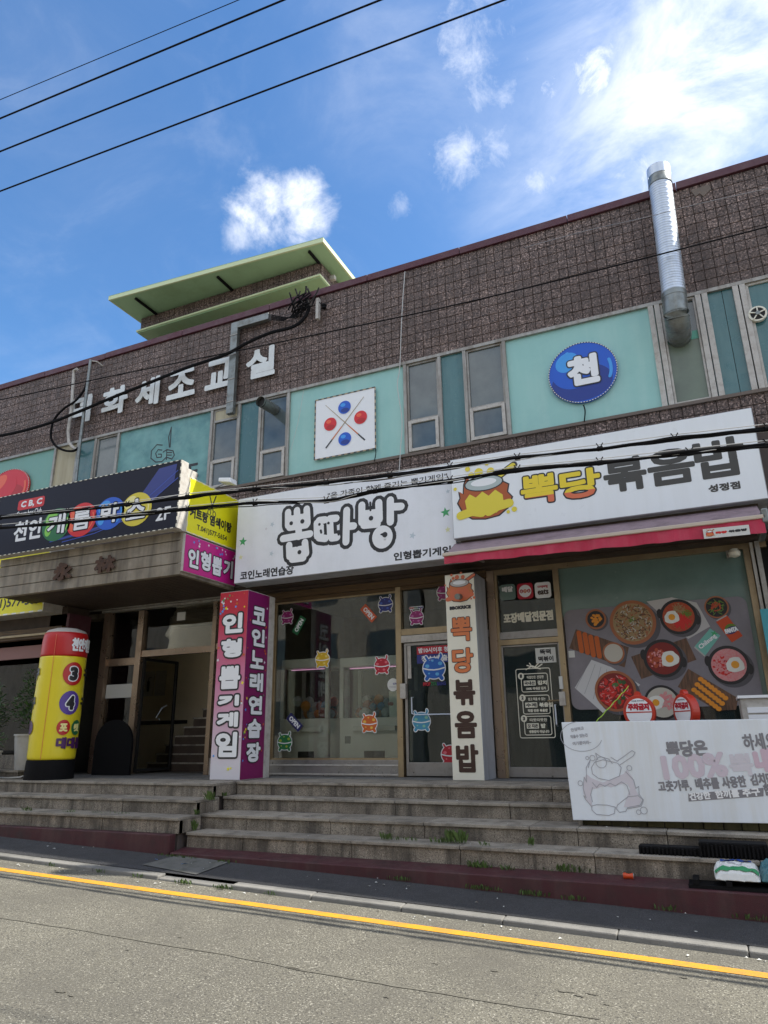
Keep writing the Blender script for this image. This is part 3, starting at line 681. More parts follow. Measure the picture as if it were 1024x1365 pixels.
# penthouse
box('penthouse_wall', 'mortar', bd_, -11.70, -7.02, 1.22, 5.0, 8.2, 10.28)
box('penthouse_wall', 'mortar', bd_, -11.73, -6.60, .63, 5.0, 10.32, 10.70)
pt_ = MB()
def tf(x0, x1, z0, z1, w, h, y):
    nx = round((x1 - x0) / w); nz = round((z1 - z0) / h)
    for i in range(nx):
        for j in range(nz):
            a = x0 + (x1 - x0) * i / nx + .006; b = x0 + (x1 - x0) * (i + 1) / nx - .006; c = z0 + (z1 - z0) * j / nz + .005; d = z0 + (z1 - z0) * (j + 1) / nz - .005
            pt_.box(a, b, y - .03 - random.uniform(0, .006), y - .002, c, d)
tf(-11.73, -6.6, 10.33, 10.70, .15, .18, .63); tf(-11.7, -7.02, 9.0, 10.26, .15, .17, 1.22)
for i in range(26):
    for j in range(2):
        y0 = .63 + i * .15; pt_.box(-6.598, -6.57, y0 + .006, y0 + .144, 10.33 + j * .18, 10.33 + j * .18 + .17)
pt_.build('penthouse_tiling', 'tile', bd_, kind='stuff')
lg = MB().box(-11.78, -6.54, .52, 5, 10.285, 10.33).build('ledge', 'grnl', bd_)
MB().box(-11.76, -6.56, .55, 5, 10.26, 10.284).build('ledge_underside', 'grn', bd_)

lo = [(-11.88, -.29), (-6.25, .09), (-6.25, 4.6), (-11.88, 4.6)]
MB().hexa([(x, y, 10.72) for x, y in lo], [(x, y, 10.80) for x, y in lo]).build('eaves_soffit', 'grnunder', bd_)
lo2 = [(-11.91, -.33), (-6.21, .05), (-6.21, 4.65), (-11.91, 4.65)]
rim = MB()
for i in range(4):
    a, b = lo2[i], lo2[(i + 1) % 4]; c, d = lo[i], lo[(i + 1) % 4]
    rim.hexa([(*a, 10.715), (*b, 10.715), (*d, 10.715), (*c, 10.715)], [(*a, 10.815), (*b, 10.815), (*d, 10.815), (*c, 10.815)])
rim.build('fascia', 'grnl', bd_)
MB().hexa([(x, y, 10.82) for x, y in lo2], [(x, y, 10.83) for x, y in lo2]).build('penthouse_roof', 'grn', bd_)
for x, y0 in ((-11.24, -.13), (-8.96, .04), (-6.62, .17)):
    MB().tube([(x, y0, 10.685), (x, .62, 10.685)], .035, 10).build('eaves_pipe', 'blackp', bd_)
box('wall_light', 'alu_white', bd_, -6.57, -6.45, 1.0, 1.1, 10.5, 10.6)

# ------------------------------------------------ shop fronts (glass line at Y=0)
def frame_rect(mb, a, b, z0, z1, t, y0=-.05, y1=.05, bot=None):
    bot = bot or t
    mb.box(a, a + t, y0, y1, z0, z1); mb.box(b - t, b, y0, y1, z0, z1); mb.box(a + t, b - t, y0, y1, z0, z0 + bot); mb.box(a + t, b - t, y0, y1, z1 - t, z1); return mb
box('header_soffit', 'soffit', bd_, -7.45, 1.2, FY + .32, .4, 3.13, 3.165)
box('shop_floor', 'floor_in', bd_, XL, XR, .5, 9, -.06, -.002)
box('shop_back_wall', 'inwall', bd_, -7.35, -3.1, 3.2, 3.3, 0, 3.16); box('shop_back_wall', 'inwall', bd_, -2.98, XR, 3.6, 3.7, 0, 3.16)
box('party_wall', 'inwall', bd_, -7.42, -7.30, .12, 6, 0, 3.16); box('party_wall', 'inwall', bd_, -3.08, -2.99, .02, 6, 0, 3.16); box('party_wall', 'inwall', bd_, -11.25, -11.15, .05, .6, 0, 3.16); box('party_wall', 'inwall2', bd_, -12.65, -11.15, .5, .6, 0, 3.16); box('party_wall', 'inwall2', bd_, -12.75, -12.65, .5, 2.05, 0, 3.16)
# --- claw-machine arcade
f = MB()
box('lintel', 'wood', bd_, -7.20, -3.02, -.13, -.02, 3.02, 3.13)
box('lintel', 'wood', bd_, -7.20, -3.02, -.06, .04, 2.965, 3.02)
box('door_jamb', 'gold', bd_, -7.28, -7.18, -.12, .06, 0, 3.13); box('door_jamb', 'alu', bd_, -7.18, -7.09, -.09, .06, 0, 3.02); box('door_jamb', 'gold', bd_, -7.09, -7.03, -.05, .05, .0, 2.97)
box('post', 'gold', bd_, -4.62, -4.53, -.07, .05, 0, 3.02)
wf = box('window_sill', 'steelstrip', bd_, -7.03, -4.62, -.05, .08, .0, .25, bevel=.004)
for z in (.16, .02): box('sill_bead', 'alu_white', wf, -7.02, -4.63, -.062, -.052, z, z + .022)
sw = frame_rect(MB(), -7.03, -4.62, .25, 2.965, .03, -.02, .03).build('window', 'gold', bd_)
box('pane', 'g_shop', sw, -7.0, -4.65, 0, .008, .28, 2.935)
# right leaf + fanlight
box('transom', 'gold', bd_, -4.53, -3.04, -.06, .05, 2.20, 2.30); box('transom', 'alu_white', bd_, -4.53, -3.04, -.07, .05, 2.08, 2.19)
fl = box('fanlight', 'g_shop', bd_, -4.53, -3.04, 0, .008, 2.30, 2.965)
dr = frame_rect(MB(), -4.50, -3.06, .015, 2.07, .045, -.03, .03, .20).build('door', 'steel', bd_, bevel=.003)
box('pane', 'g_door', dr, -4.455, -3.105, -.004, .004, .215, 2.025)
hd = MB().tube([(-4.36, -.03, 1.20), (-4.36, -.09, 1.20), (-4.36, -.09, .95), (-4.30, -.09, .93), (-3.25, -.09, .92), (-3.22, -.03, .92)], .012, 8).build('handle', 'galv', dr, smooth=True)
MB().box(-4.56, -4.46, -.10, -.04, 1.18, 1.42).build('door_lock', 'alu_white', dr, bevel=.01)
box('edge_guard', 'alu_white', dr, -4.44, -4.38, -.035, -.02, 1.5, 2.02)
# --- takeaway shop door
box('door_jamb', 'copper', bd_, -3.02, -2.90, -.08, .05, 0, 3.12); box('header_rail', 'gold', bd_, -3.02, 1.0, -.06, .05, 3.05, 3.13)
box('door_jamb', 'gold', bd_, -2.90, -2.86, -.05, .05, 0, 3.05); box('door_jamb', 'gold', bd_, -1.965, -1.88, -.07, .05, 0, 3.05)
box('transom', 'steel', bd_, -2.86, -1.965, -.06, .05, 2.02, 2.13); box('transom', 'gold', bd_, -2.86, -1.965, -.065, .05, 1.93, 2.01)
box('fanlight', 'g_door', bd_, -2.86, -1.965, 0, .008, 2.13, 3.05)
d2 = frame_rect(MB(), -2.86, -1.965, .012, 1.925, .025, -.03, .03, .14).build('door', 'steel', bd_, bevel=.003)
box('pane', 'g_door', d2, -2.83, -1.99, -.004, .004, .15, 1.90)
MB().tube([(-2.09, -.03, 1.02), (-2.09, -.10, 1.02), (-2.09, -.10, .74), (-2.09, -.03, .72)], .012, 8).build('handle', 'galv', d2, smooth=True)
MB().tube([(-2.20, -.05, 1.08), (-2.0, -.05, 1.08)], .014, 6).build('hasp', 'gold', d2)
MB().box(-2.02, -1.93, -.12, -.07, 1.0, 1.2).build('door_lock', 'alu_white', d2, bevel=.01)
MB().box(-2.0, -1.95, -.105, -.07, 1.24, 1.42).build('door_label', 'paper', d2)
# --- takeaway window
box('window_film', 'winfilm', bd_, -1.88, .62, .0, .01, 2.30, 3.05); box('window_film', 'winfilm', bd_, .62, .72, .0, .01, .3, 3.05)
box('film_band', 'inwall', bd_, -1.88, .70, .012, .02, 2.26, 2.36)
box('window_pane', 'g_door', bd_, -1.88, .72, .022, .028, 0, 3.05)
box('jamb', 'gold', bd_, .70, .78, -.07, .06, -.02, 3.05); box('jamb', 'alu_white', bd_, .79, .83, -.12, -.02, -.02, 3.12); box('jamb', 'alu', bd_, .85, .91, -.16, -.02, -.02, 3.12)
box('side_return', 'marble', bd_, 1.0, 1.9, -.05, .05, -.02, 2.45); box('dark_opening', 'dark', bd_, .91, 1.9, .06, .1, 2.45, 3.12)
box('jamb', 'alu', bd_, 1.10, 1.15, -.1, .0, 2.45, 3.12)
# --- stair entrance
box('door_jamb', 'copper', bd_, -11.14, -10.98, -.1, .08, 0, 3.1); box('door_jamb', 'copper', bd_, -10.24, -10.10, -.08, .08, 0, 3.08)
box('door_jamb', 'copper', bd_, -8.40, -8.31, -.08, .08, 0, 3.14); box('door_jamb', 'copper', bd_, -7.44, -7.34, -.08, .08, 0, 3.14)
box('header_rail', 'alu', bd_, -11.2, -7.45, -.12, -.02, 3.105, 3.145)
box('transom', 'copper', bd_, -10.10, -8.40, -.06, .06, 2.16, 2.28); box('transom', 'copper', bd_, -8.31, -7.44, -.06, .06, 2.20, 2.31); box('transom', 'copper', bd_, -10.98, -10.24, -.05, .06, 2.02, 2.16)
box('fanlight', 'g_dark', bd_, -10.10, -8.40, .0, .008, 2.28, 3.10); box('side_light', 'g_dark', bd_, -8.31, -7.44, .0, .008, 0.3, 2.20); box('side_light', 'g_dark', bd_, -8.31, -7.44, .0, .008, 2.31, 3.1)
box('side_light', 'g_dark', bd_, -10.98, -10.24, .0, .008, 0.02, 2.02); box('fanlight', 'g_dark', bd_, -10.98, -10.24, .0, .008, 2.16, 3.1)
box('plinth', 'alu_white', bd_, -8.31, -7.44, -.04, .05, .0, .28); box('paper_band', 'paper', bd_, -10.97, -10.25, -.012, -.004, 1.40, 1.66)
# open glass door leaf swung inwards
dl = MB()
hx, hy, ang = -10.08, .03, R(84)
dx_, dy_ = math.cos(ang), math.sin(ang)
def leaf(s, z): return (hx + dx_ * s, hy + dy_ * s, z)
for a, b in (((.0, .02), (.0, 2.14)), ((.85, .02), (.85, 2.14)), ((.0, .06), (.85, .06)), ((.0, 2.12), (.85, 2.12))):
    dl.bar(leaf(*a), leaf(*b), .05, .05)
do = dl.build('entrance_door', 'dark', bd_)
pv = [leaf(.02, .08), leaf(.83, .08), leaf(.83, 2.1), leaf(.02, 2.1)]
MB().add(pv, [(0, 1, 2, 3)]).build('pane', 'g_dark', do)
MB().tube([leaf(.5, .98), leaf(.5, 1.0), (leaf(.5, 1)[0], leaf(.5, 1)[1] - .09, 1.02), (leaf(.62, 1)[0], leaf(.62, 1)[1] - .1, 1.2), leaf(.66, 1.26)], .013, 8).build('handle', 'galv', do, smooth=True)
# stair hall
box('hall_wall', 'inwall2', bd_, -12.65, -7.36, 1.95, 2.05, 0, 3.16); box('hall_skirting_band', 'dark', bd_, -12.65, -10.5, 1.935, 1.949, .93, 1.01)
box('hall_ceiling', 'conc', bd_, -12.65, -7.4, .1, 2.0, 3.05, 3.15)
for k in range(12):
    MB().box(-10.62 + k * .22, -7.42, .95, 1.93, .17 * k, .17 * (k + 1) - .03).build('stair_riser', 'soffit', bd_)
    MB().box(-10.64 + k * .22, -7.42, .94, 1.93, .17 * (k + 1) - .03, .17 * (k + 1)).build('stair_tread', 'granite_top', bd_)
MB().prism([(-11.0, 0.0), (-10.66, 0.0), (-8.1, 2.12), (-8.1, 2.4), (-8.5, 2.4)], lambda u, v, w: (u, 1.945 - w, v), 0, .02).build('stair_skirting', 'dark', bd_)
for k, xx in enumerate((S(190, 930, 1.92).x, S(190, 930, 1.92).x + .34)):
    nb = box('notice', 'lgrey', bd_, xx, xx + .30, 1.91, 1.925, 1.55, 2.1)
    if k == 0:
        o_ = MB(); strokes(o_, [[(xx + .15, 1.68), (xx + .15, 1.86)]], .035, faceY(1.91), .003); strokes(o_, [[(xx + .15, 1.9), (xx + .15, 1.95), (xx + .22, 1.97)]], .010, faceY(1.91), .003); o_.build('extinguisher_print', 'ink', nb, fixn=False, kind='stuff')
box('poster_note', 'paper', bd_, -9.32, -9.12, -.012, -.004, 2.82, 2.98)
# --- far left shop
box('column', 'maroon', bd_, -11.80, -11.28, -.85, -.3, 0, 3.0)
box('left_header', 'wood', bd_, XL, -11.35, -.95, -.80, 2.55, 2.75); box('left_header', 'soffit', bd_, XL, -11.35, -.85, -.3, 2.75, 3.15); box('left_header', 'gold', bd_, XL, -11.35, -.99, -.9, 2.60, 2.64)
box('blind', 'fabric', bd_, XL, -11.4, -.75, -.70, 2.20, 2.45)
box('left_window', 'g_dark', bd_, XL, -11.6, -.35, -.34, 0, 2.75); box('left_back', 'dark', bd_, XL, -11.6, .40, .45, 0, 3.1)
box('left_low_wall', 'granite', bd_, XL, -11.5, -.5, -.3, 0, .35)

# canopy over the stair entrance, clad in horizontal strips
cn = MB().box(-11.85, -7.62, -1.98, -.35, 3.20, 3.84).build('entrance_canopy', 'soffit', bd_)
CXR = -7.54
for z0, z1 in ((3.15, 3.33), (3.342, 3.53), (3.542, 3.72), (3.732, 3.87)):
    box('cladding_strip', 'conc', cn, -11.85, CXR, -2.09, -1.99, z0, z1, bevel=.004)
    box('cladding_strip', 'conc', cn, CXR - .09, CXR - .002, -1.985, -.62, z0, z1, bevel=.004)
x = -11.8
while x < -7.65:
    box('soffit_board', 'soffit', cn, x, x + .135, -1.97, -.1, 3.165, 3.19); x += .145
box('soffit_rail', 'alu', cn, -11.6, -7.6, -.20, -.12, 3.15, 3.19)
for ch, q in (('永', (72, 776, 100, 748)), ('林', (127, 766, 157, 739))):
    rc = rect(-2.1, *q); write(MB(), ch, rc, faceY(-2.092), .05, .022, extr=.045).build('raised_letter', 'rust', cn, fixn=False)
# ------------------------------------------------ houses across the street (seen in the shop glass, bouncing sunlight)
def far_house(x0, x1, y1, h, m, label, wins, cat='building'):
    t = thing('street_building', ((x0 + x1) / 2, y1 - 3, zg(x0)), label, cat)
    z0 = zg((x0 + x1) / 2) - .3
    box('wall', m, t, x0, x1, y1 - 7, y1, z0, h); box('roof_edge', 'conc', t, x0 - .1, x1 + .1, y1 - 7.1, y1 + .1, h, h + .25)
    for (a, b, c, d) in wins:
        f = MB().box(a, b, y1 + .002, y1 + .06, c, d).build('window', 'alu', t)
        box('pane', 'g_up', f, a + .06, b - .06, y1 + .062, y1 + .07, c + .06, d - .06)
    return t
far_house(-44, -12.5, -21.2, 12.5, 'beige', 'beige rendered building across the street, reflected in the stair entrance glass', [(x, x + 1.5, z, z + 1.5) for x in (-36, -30, -24.5, -21.5, -18.5, -15.2) for z in (1.0, 4.2, 7.4)])
far_house(-12.1, -3.6, -20.8, 9.2, 'beige', 'low grey concrete building across the street, reflected in the arcade window', [(-11.3, -9.4, 2.6, 4.1), (-8.6, -6.9, 2.6, 4.1), (-6.4, -4.3, -.9, 1.9)])
far_house(-3.3, 7.5, -21.0, 11.0, 'brick', 'tall brick coloured building across the street, reflected in the takeaway door', [(x, x + 1.3, z, z + 1.6) for x in (-2.5, .2, 3.0, 5.4) for z in (.6, 3.6, 6.4)])
far_house(8.2, 20, -21.4, 7.4, 'beige', 'wide pale building at the right hand end of the opposite side of the street', [(x, x + 1.6, z, z + 1.4) for x in (9, 12, 15.5) for z in (.8, 3.9)])

# ================================================================== SIGNS
def shear_rect(y, bl, br, tl):     # sheared text box given by three surveyed corners
    a, b, c = S(*bl, y), S(*br, y), S(*tl, y); return a, b, c
# --- white arcade sign
g1 = thing('shop_sign', (-5.2, -.8, 3.9), 'long white arcade sign with bubbly black outlined Korean logo above the arcade shopfront', 'sign')
box('sign_box', 'grey_side', g1, -7.27, -3.19, -1.0, -.62, 3.165, 4.72, bevel=.006); Y1 = -1.006; f1 = faceY(Y1)
box('face_sheet', 'white', g1, -7.26, -3.2, -1.006, -1.001, 3.175, 4.71)
K3 = lambda x, y: (270 + x * .34180, 600 + y * .34180)
K6 = lambda x, y: (230 + x * .19531, 600 + y * .19531)
def kk(K, y, ls): return [[(S(*K(*p), y).x, S(*K(*p), y).z) for p in l] for l in ls]
logo6 = kk(K6, Y1, [[(790, 425), (790, 515)], [(850, 412), (852, 450)], [(917, 402), (922, 500)], [(806, 470), (905, 455)], [(800, 528), (915, 510)], [(800, 500), (915, 480)], [(862, 540), (864, 590)], [(755, 605), (940, 572)],
                    [(797, 650), (800, 725)], [(905, 630), (912, 705)], [(818, 745), (893, 735)], [(815, 690), (895, 675)], [(820, 715), (895, 705)]])
logo3 = kk(K3, Y1, [[(447, 285), (448, 335)], [(455, 275), (478, 272)], [(455, 342), (480, 345)], [(497, 268), (522, 266)], [(497, 275), (500, 335)], [(505, 343), (525, 340)], [(462, 300), (462, 325)],
                    [(563, 235), (560, 358)], [(565, 298), (590, 296)], [(622, 215), (622, 282)], [(688, 205), (690, 270)], [(630, 293), (682, 288)], [(628, 250), (690, 243)], [(636, 272), (680, 268)],
                    [(733, 195), (733, 280)], [(735, 222), (775, 220)]])
ring = [[(S(*K3(702, 339), Y1).x + .118 * math.cos(t * math.pi / 9), S(*K3(702, 339), Y1).z + .128 * math.sin(t * math.pi / 9)) for t in range(19)], [(S(*K3(694, 345), Y1).x - .02, S(*K3(694, 345), Y1).z), (S(*K3(700, 350), Y1).x, S(*K3(700, 350), Y1).z)]]
allw = logo6 + logo3 + ring
o_ = MB(); strokes(o_, allw, .126, f1, .002); o_.build('logo_outline', 'ink', g1, fixn=False)
o_ = MB(); strokes(o_, allw, .064, f1, .0045); o_.build('logo_letter', 'wht', g1, fixn=False)
o_ = MB()
for K, (x, y), r in ((K6, (812, 500), .035), (K6, (888, 487), .040), (K6, (868, 697), .037), (K3, (457, 290), .024), (K3, (492, 285), .024), (K3, (658, 266), .04), (K3, (712, 330), .045)):
    p = S(*K(x, y), Y1); flat(o_, ell(p.x, p.z, r), f1, .0085)
strokes(o_, kk(K3, Y1, [[(478, 296), (479, 318)], [(462, 314), (464, 322)]]), .02, f1, .0075)
strokes(o_, kk(K6, Y1, [[(820, 395), (822, 440)], [(884, 388), (886, 430)], [(850, 625), (852, 655)]]) + kk(K3, Y1, [[(655, 205), (656, 235)], [(530, 325), (532, 330)]]), .018, f1, .0075)
o_.build('logo_eye', 'ink', g1, fixn=False, kind='stuff')
lettering('코인노래연습장', rect(Y1, 320, 774, 392, 753), f1, .002, 'ink', g1, grow=.006)
lettering('인형뽑기게임', rect(Y1, 525, 748, 601, 727), f1, .002, 'ink', g1, grow=.006)
lettering('"온 가족이 함께 즐기는 뽑기게임"', rect(Y1, 437, 665, 596, 630), f1, .002, 'ink', g1, grow=.002)
for (x, y, r, m, ro) in ((324, 722, .085, 'gstar', .1), (594, 683, .085, 'gstar', -.1), (362, 738, .05, 'pstar', .3), (321, 743, .05, 'ystar', 0), (550, 714, .06, 'pstar', .3), (597, 706, .05, 'ystar', 0), (363, 699, .05, 'pstar', .5), (355, 705, .03, 'ppinkl', .2), (597, 655, .04, 'pstar', 0)):
    p = S(x, y, Y1); flat(MB(), star(p.x, p.z, r, ro), f1, .002).build('printed_star', m, g1)

# --- takeaway shop sign
g2 = thing('shop_sign', (-1.1, -1, 4), 'wide white takeaway sign with flame and frying pan picture, yellow and black letters', 'sign')
box('sign_box', 'grey_side', g2, -3.17, 1.02, -1.2, -.62, 3.40, 4.67, bevel=.006); Y2 = -1.206; f2 = faceY(Y2)
box('face_sheet', 'white2', g2, -3.16, 1.01, -1.206, -1.201, 3.41, 4.66)
box('under_tray', 'soffit', g2, -3.1, .9, -1.05, -.62, 3.36, 3.399)
def place_char(o, ch, y, px0, py0, px1, py1, f, w, g): write(o, ch, rect(y, px0, py0, px1, py1), f, w, g)
K8 = lambda x, y: (590 + x * .42383, 540 + y * .42383)
def rc8(x0, y0, x1, y1, Y=Y2): a = S(*K8(x0, y0), Y); b = S(*K8(x1, y1), Y); return (a.x, b.x, a.z, b.z)
for ch, q in (('뽁', (248, 319, 360, 208)), ('당', (372, 303, 494, 190))):
    rc = rc8(*q); m_ = (rc[2] + rc[3]) / 2
    write(MB(), ch, rc, f2, .002, .040, inset=.028).build('letter_outline', 'ink', g2, fixn=False)
    lo = write(MB(), ch, rc, f2, .0045, .019, inset=.028); 
    lo.build('lettering', 'logoy', g2, fixn=False)
    # orange lower fade: same glyph clipped to its lower third
    me = bpy.data.meshes.new('lettering'); me.from_pydata(lo.v, [], lo.f)
    bm = bmesh.new(); bm.from_mesh(me)
    zc = rc[2] + (rc[3] - rc[2]) * .26
    bmesh.ops.bisect_plane(bm, geom=bm.verts[:] + bm.edges[:] + bm.faces[:], plane_co=(0, 0, zc), plane_no=(0, 0, 1), clear_outer=True)
    for v in bm.verts: v.co.y -= .0012
    bm.to_mesh(me); bm.free(); me.materials.append(M['logoo']); o = bpy.data.objects.new('lettering', me); COL.objects.link(o); adopt(o, g2)
for ch, q in (('볶', (512, 280, 634, 154)), ('음', (652, 260, 784, 126)), ('밥', (802, 238, 940, 92))):
    write(MB(), ch, rc8(*q), f2, .002, .021).build('lettering', 'greyink', g2, fixn=False)
lettering('성정점', rc8(838, 276, 934, 238), f2, .002, 'greyink', g2, grow=.006)

def emblem(parent, place, cu, cv, s, pal, w=.002, line='ink', lw=.010):
    """plain flame with a frying pan on top; pal = (flame dark, flame light, pan)"""
    def tr(P): return [(cu + x * s, cv + y * s) for x, y in P]
    fl = [(-.50, -.30), (-.62, -.05), (-.56, .06), (-.58, .22), (-.48, .14), (-.46, .36), (-.38, .56), (-.30, .40), (-.16, .52), (0, .44), (.16, .55), (.28, .40), (.38, .52), (.44, .30), (.56, .22), (.52, .05), (.62, -.08), (.50, -.32), (.3, -.46), (0, -.5), (-.3, -.46)]
    fi = [(-.42, -.28), (-.46, -.02), (-.34, .12), (-.2, .02), (-.04, .14), (.1, .02), (.26, .14), (.42, 0), (.44, -.26), (.26, -.40), (-.24, -.40)]
    o = MB(); flat(o, tr([(x * 1.06, y * 1.06) for x, y in fl]), place, w, .0015)
    strokes(o, [tr([(.30, .42), (.72, .66)])], .085 * s, place, w + .0003); flat(o, tr(ell(0, .34, .46, .19)), place, w + .003, .001); o.build('emblem_outline', line, parent, fixn=False)
    flat(MB(), tr(fl), place, w + .002, .0015).build('emblem_flame', pal[0], parent)
    o = MB(); flat(o, tr(fi), place, w + .0037, .0012); strokes(o, [tr([(.32, .43), (.70, .65)])], .06 * s, place, w + .0028)
    for x, y, r in ((-.36, .74, .06), (.1, .80, .05), (-.68, .3, .04), (.66, -.38, .06), (.52, -.42, .04), (-.1, .62, .10), (.18, .60, .09), (-.28, .58, .07)): flat(o, tr(ell(x, y, r)), place, w + .0052 + r * .004, .001)
    o.build('emblem_fire', pal[1], parent, fixn=False)
    flat(MB(), tr(ell(0, .34, .43, .165)), place, w + .0042, .0015).build('emblem_pan', pal[2], parent)
    flat(MB(), tr(ell(0, .36, .30, .09)), place, w + .0054, .001).build('emblem_pan', 'wht', parent)
    o = MB(); strokes(o, [tr([(-.58, -.36), (-.3, -.30), (-.08, -.36)]), tr([(.08, -.36), (.3, -.26), (.56, -.22)])], .10 * s, place, w + .0062); o.build('emblem_fire', pal[1], parent, fixn=False)
c = S(*K8(132, 290), Y2); emblem(g2, f2, c.x, c.z, .66, ('flame', 'flamey', 'panc'))

# --- red retractable awning
aw = thing('awning', (-1.2, -1, 3.1), 'faded red cloth awning pulled half in over the takeaway shopfront', 'awning')
ax0, ax1 = -3.18, .88
MB().hexa([(ax0, -1.60, 3.05), (ax1, -1.60, 3.05), (ax1, -1.12, 3.34), (ax0, -1.12, 3.34)], [(ax0, -1.60, 3.058), (ax1, -1.60, 3.058), (ax1, -1.12, 3.348), (ax0, -1.12, 3.348)]).build('canopy_cloth', 'awntop', aw)
MB().box(ax0 - .02, ax1 + .02, -1.66, -1.60, 3.035, 3.085).build('front_bar', 'hem', aw, bevel=.01)
# valance with soft folds
vb = MB(); n = 90; vs = []
for i in range(n + 1):
    u = ax0 + (ax1 - ax0) * i / n; yy = -1.635 + .006 * math.sin(i * .9) + .004 * math.sin(i * 2.3)
    for z in (3.036, 2.98 - .03 * i / n, 2.925 - .065 * i / n + .006 * math.sin(i * .55)):
        vs.append((u, yy + (3.036 - z) * .10 * math.sin(i * .35), z))
vb.add(vs, [(i * 3 + j, i * 3 + 3 + j, i * 3 + 4 + j, i * 3 + 1 + j) for i in range(n) for j in range(2)]); vb.build('valance', 'awn', aw, smooth=True)
box('roller_tube', 'awntop', aw, ax0 + .1, ax1 - .1, -.8, -.64, 3.17, 3.30)
for x in (ax0 + .3, -1.3, ax1 - .25): MB().tube([(x, -.66, 3.14), (x + .02, -1.58, 3.03)], .02, 6).build('folding_arm', 'alu', aw)
MB().box(ax1 - .02, ax1 + .06, -1.66, -.66, 2.98, 3.16).build('end_cap', 'galv2', aw, bevel=.02)
rc = rect(-1.665, 939, 719, 998, 698); lb = faceY(-1.652)
MB().prism([(rc[0], rc[2] + .01), (rc[1], rc[2]), (rc[1], rc[3] - .01), (rc[0], rc[3])], lb, 0, .004).build('name_label', 'paper', aw)
w_ = rc[1] - rc[0]
lettering('뽁당', (rc[0] + w_ * .26, rc[0] + w_ * .52, rc[2] + .05, rc[3] - .05), lb, .006, 'red', aw, grow=.005)
lettering('볶음밥', (rc[0] + w_ * .55, rc[0] + w_ * .95, rc[2] + .05, rc[3] - .05), lb, .006, 'ink', aw, grow=.005)
emblem(aw, lb, rc[0] + w_ * .14, (rc[2] + rc[3]) / 2, .07, ('red', 'flameo', 'lgrey'), .005)

# --- black billiards sign on the entrance canopy
g3 = thing('canopy_sign', (-9.7, -2.2, 4.1), 'black billiards sign with four coloured balls standing on the stone entrance canopy', 'sign')
Y3 = -2.30; f3 = faceY(Y3)
box('sign_box', 'alu_white', g3, -11.87, -7.50, Y3 + .004, -2.12, 3.875, 5.06, bevel=.005); box('face_sheet', 'navy', g3, -11.86, -7.51, Y3, Y3 + .0035, 3.88, 5.055)
box('cabinet_side', 'alu_white', g3, -7.72, -7.53, -2.118, -1.85, 3.875, 4.98)
C1 = lambda x, y: (x * .33203, 550 + y * .33203)
sw_ = MB(); P1 = [S(*C1(*q), Y3) for q in ((640, 225), (712, 205), (700, 275), (560, 400), (400, 470), (250, 510), (200, 515), (420, 450), (560, 340))]
lim = lambda p: (min(p.x, -7.53), max(3.90, min(5.04, p.z)))
flat(sw_, [lim(p) for p in P1], f3, .002); sw_.build('blue_swoosh', 'navy2', g3)
sw_ = MB(); strokes(sw_, [[lim(S(*C1(*q), Y3)) for q in ((715, 232), (640, 300), (520, 405), (360, 475), (200, 520))], [lim(S(*C1(*q), Y3)) for q in ((715, 262), (640, 325), (540, 415), (380, 485), (250, 520))]], .008, f3, .0035); sw_.build('swoosh_line', 'swoosh', g3, fixn=False)
balls = [('greenb', 'greenl', 227, 450, 50, '개'), ('redb', 'redl', 328, 430, 53, '롬'), ('blueb', 'bluel', 441, 405, 52, '박'), ('yellb', 'yelll', 547, 388, 55, '스')]
for m1, m2, x, y, r, ch in balls:
    p = S(*C1(x, y), Y3); q = S(*C1(x + r, y), Y3); rr = abs(q.x - p.x) * 1.12; rv = rr * .88
    flat(MB(), ell(p.x, p.z, rr, rv, 36), f3, .005).build('ball_print', m1, g3)
    o_ = MB(); flat(o_, ell(p.x - rr * .4, p.z + rv * .45, rr * .42, rv * .36, rot=.5), f3, .0065); flat(o_, ell(p.x - rr * .55, p.z - rv * .3, rr * .22, rv * .35), f3, .0062)
    strokes(o_, [[(p.x + rr * .8 * math.cos(a / 10), p.z + rv * .8 * math.sin(a / 10)) for a in range(-8, 5)]], .014, f3, .0068); o_.build('ball_shine', m2, g3, fixn=False, kind='stuff')
    outline_letters(ch, (p.x - rr * .62, p.x + rr * .66, p.z - rv * .62, p.z + rv * .66), f3, .009, 'wht', 'navy', g3, .014, .034)
lettering('천안', (S(*C1(52, 515), Y3).x, S(*C1(165, 515), Y3).x, S(*C1(52, 515), Y3).z - .03, S(*C1(52, 515), Y3).z + .36), f3, .004, 'wht', g3, grow=.014)
rc = (S(*C1(625, 437), Y3).x, S(*C1(683, 430), Y3).x, S(*C1(625, 437), Y3).z, S(*C1(625, 437), Y3).z + .23); lettering('2F', rc, f3, .004, 'wht', g3, grow=.008)
a = S(*C1(70, 395), Y3); b = S(*C1(180, 350), Y3); flat(MB(), rrect(a.x, b.x, a.z, a.z + .20, .05), f3, .003).build('red_badge', 'red', g3)
lettering('C B, C', (a.x + .08, b.x - .06, a.z + .03, a.z + .17), f3, .005, 'wht', g3, grow=.008, slant=.04)
lettering('Carom box Club', (a.x, b.x - .04, a.z - .13, a.z - .02), f3, .005, 'wht', g3, grow=.002, slant=.02)
dashed_rim([(-11.865, 3.88), (-7.508, 3.88), (-7.508, 5.055), (-11.865, 5.055)], f3, .006, g3, 'cream_sheet', 'greyink', .06, .014)

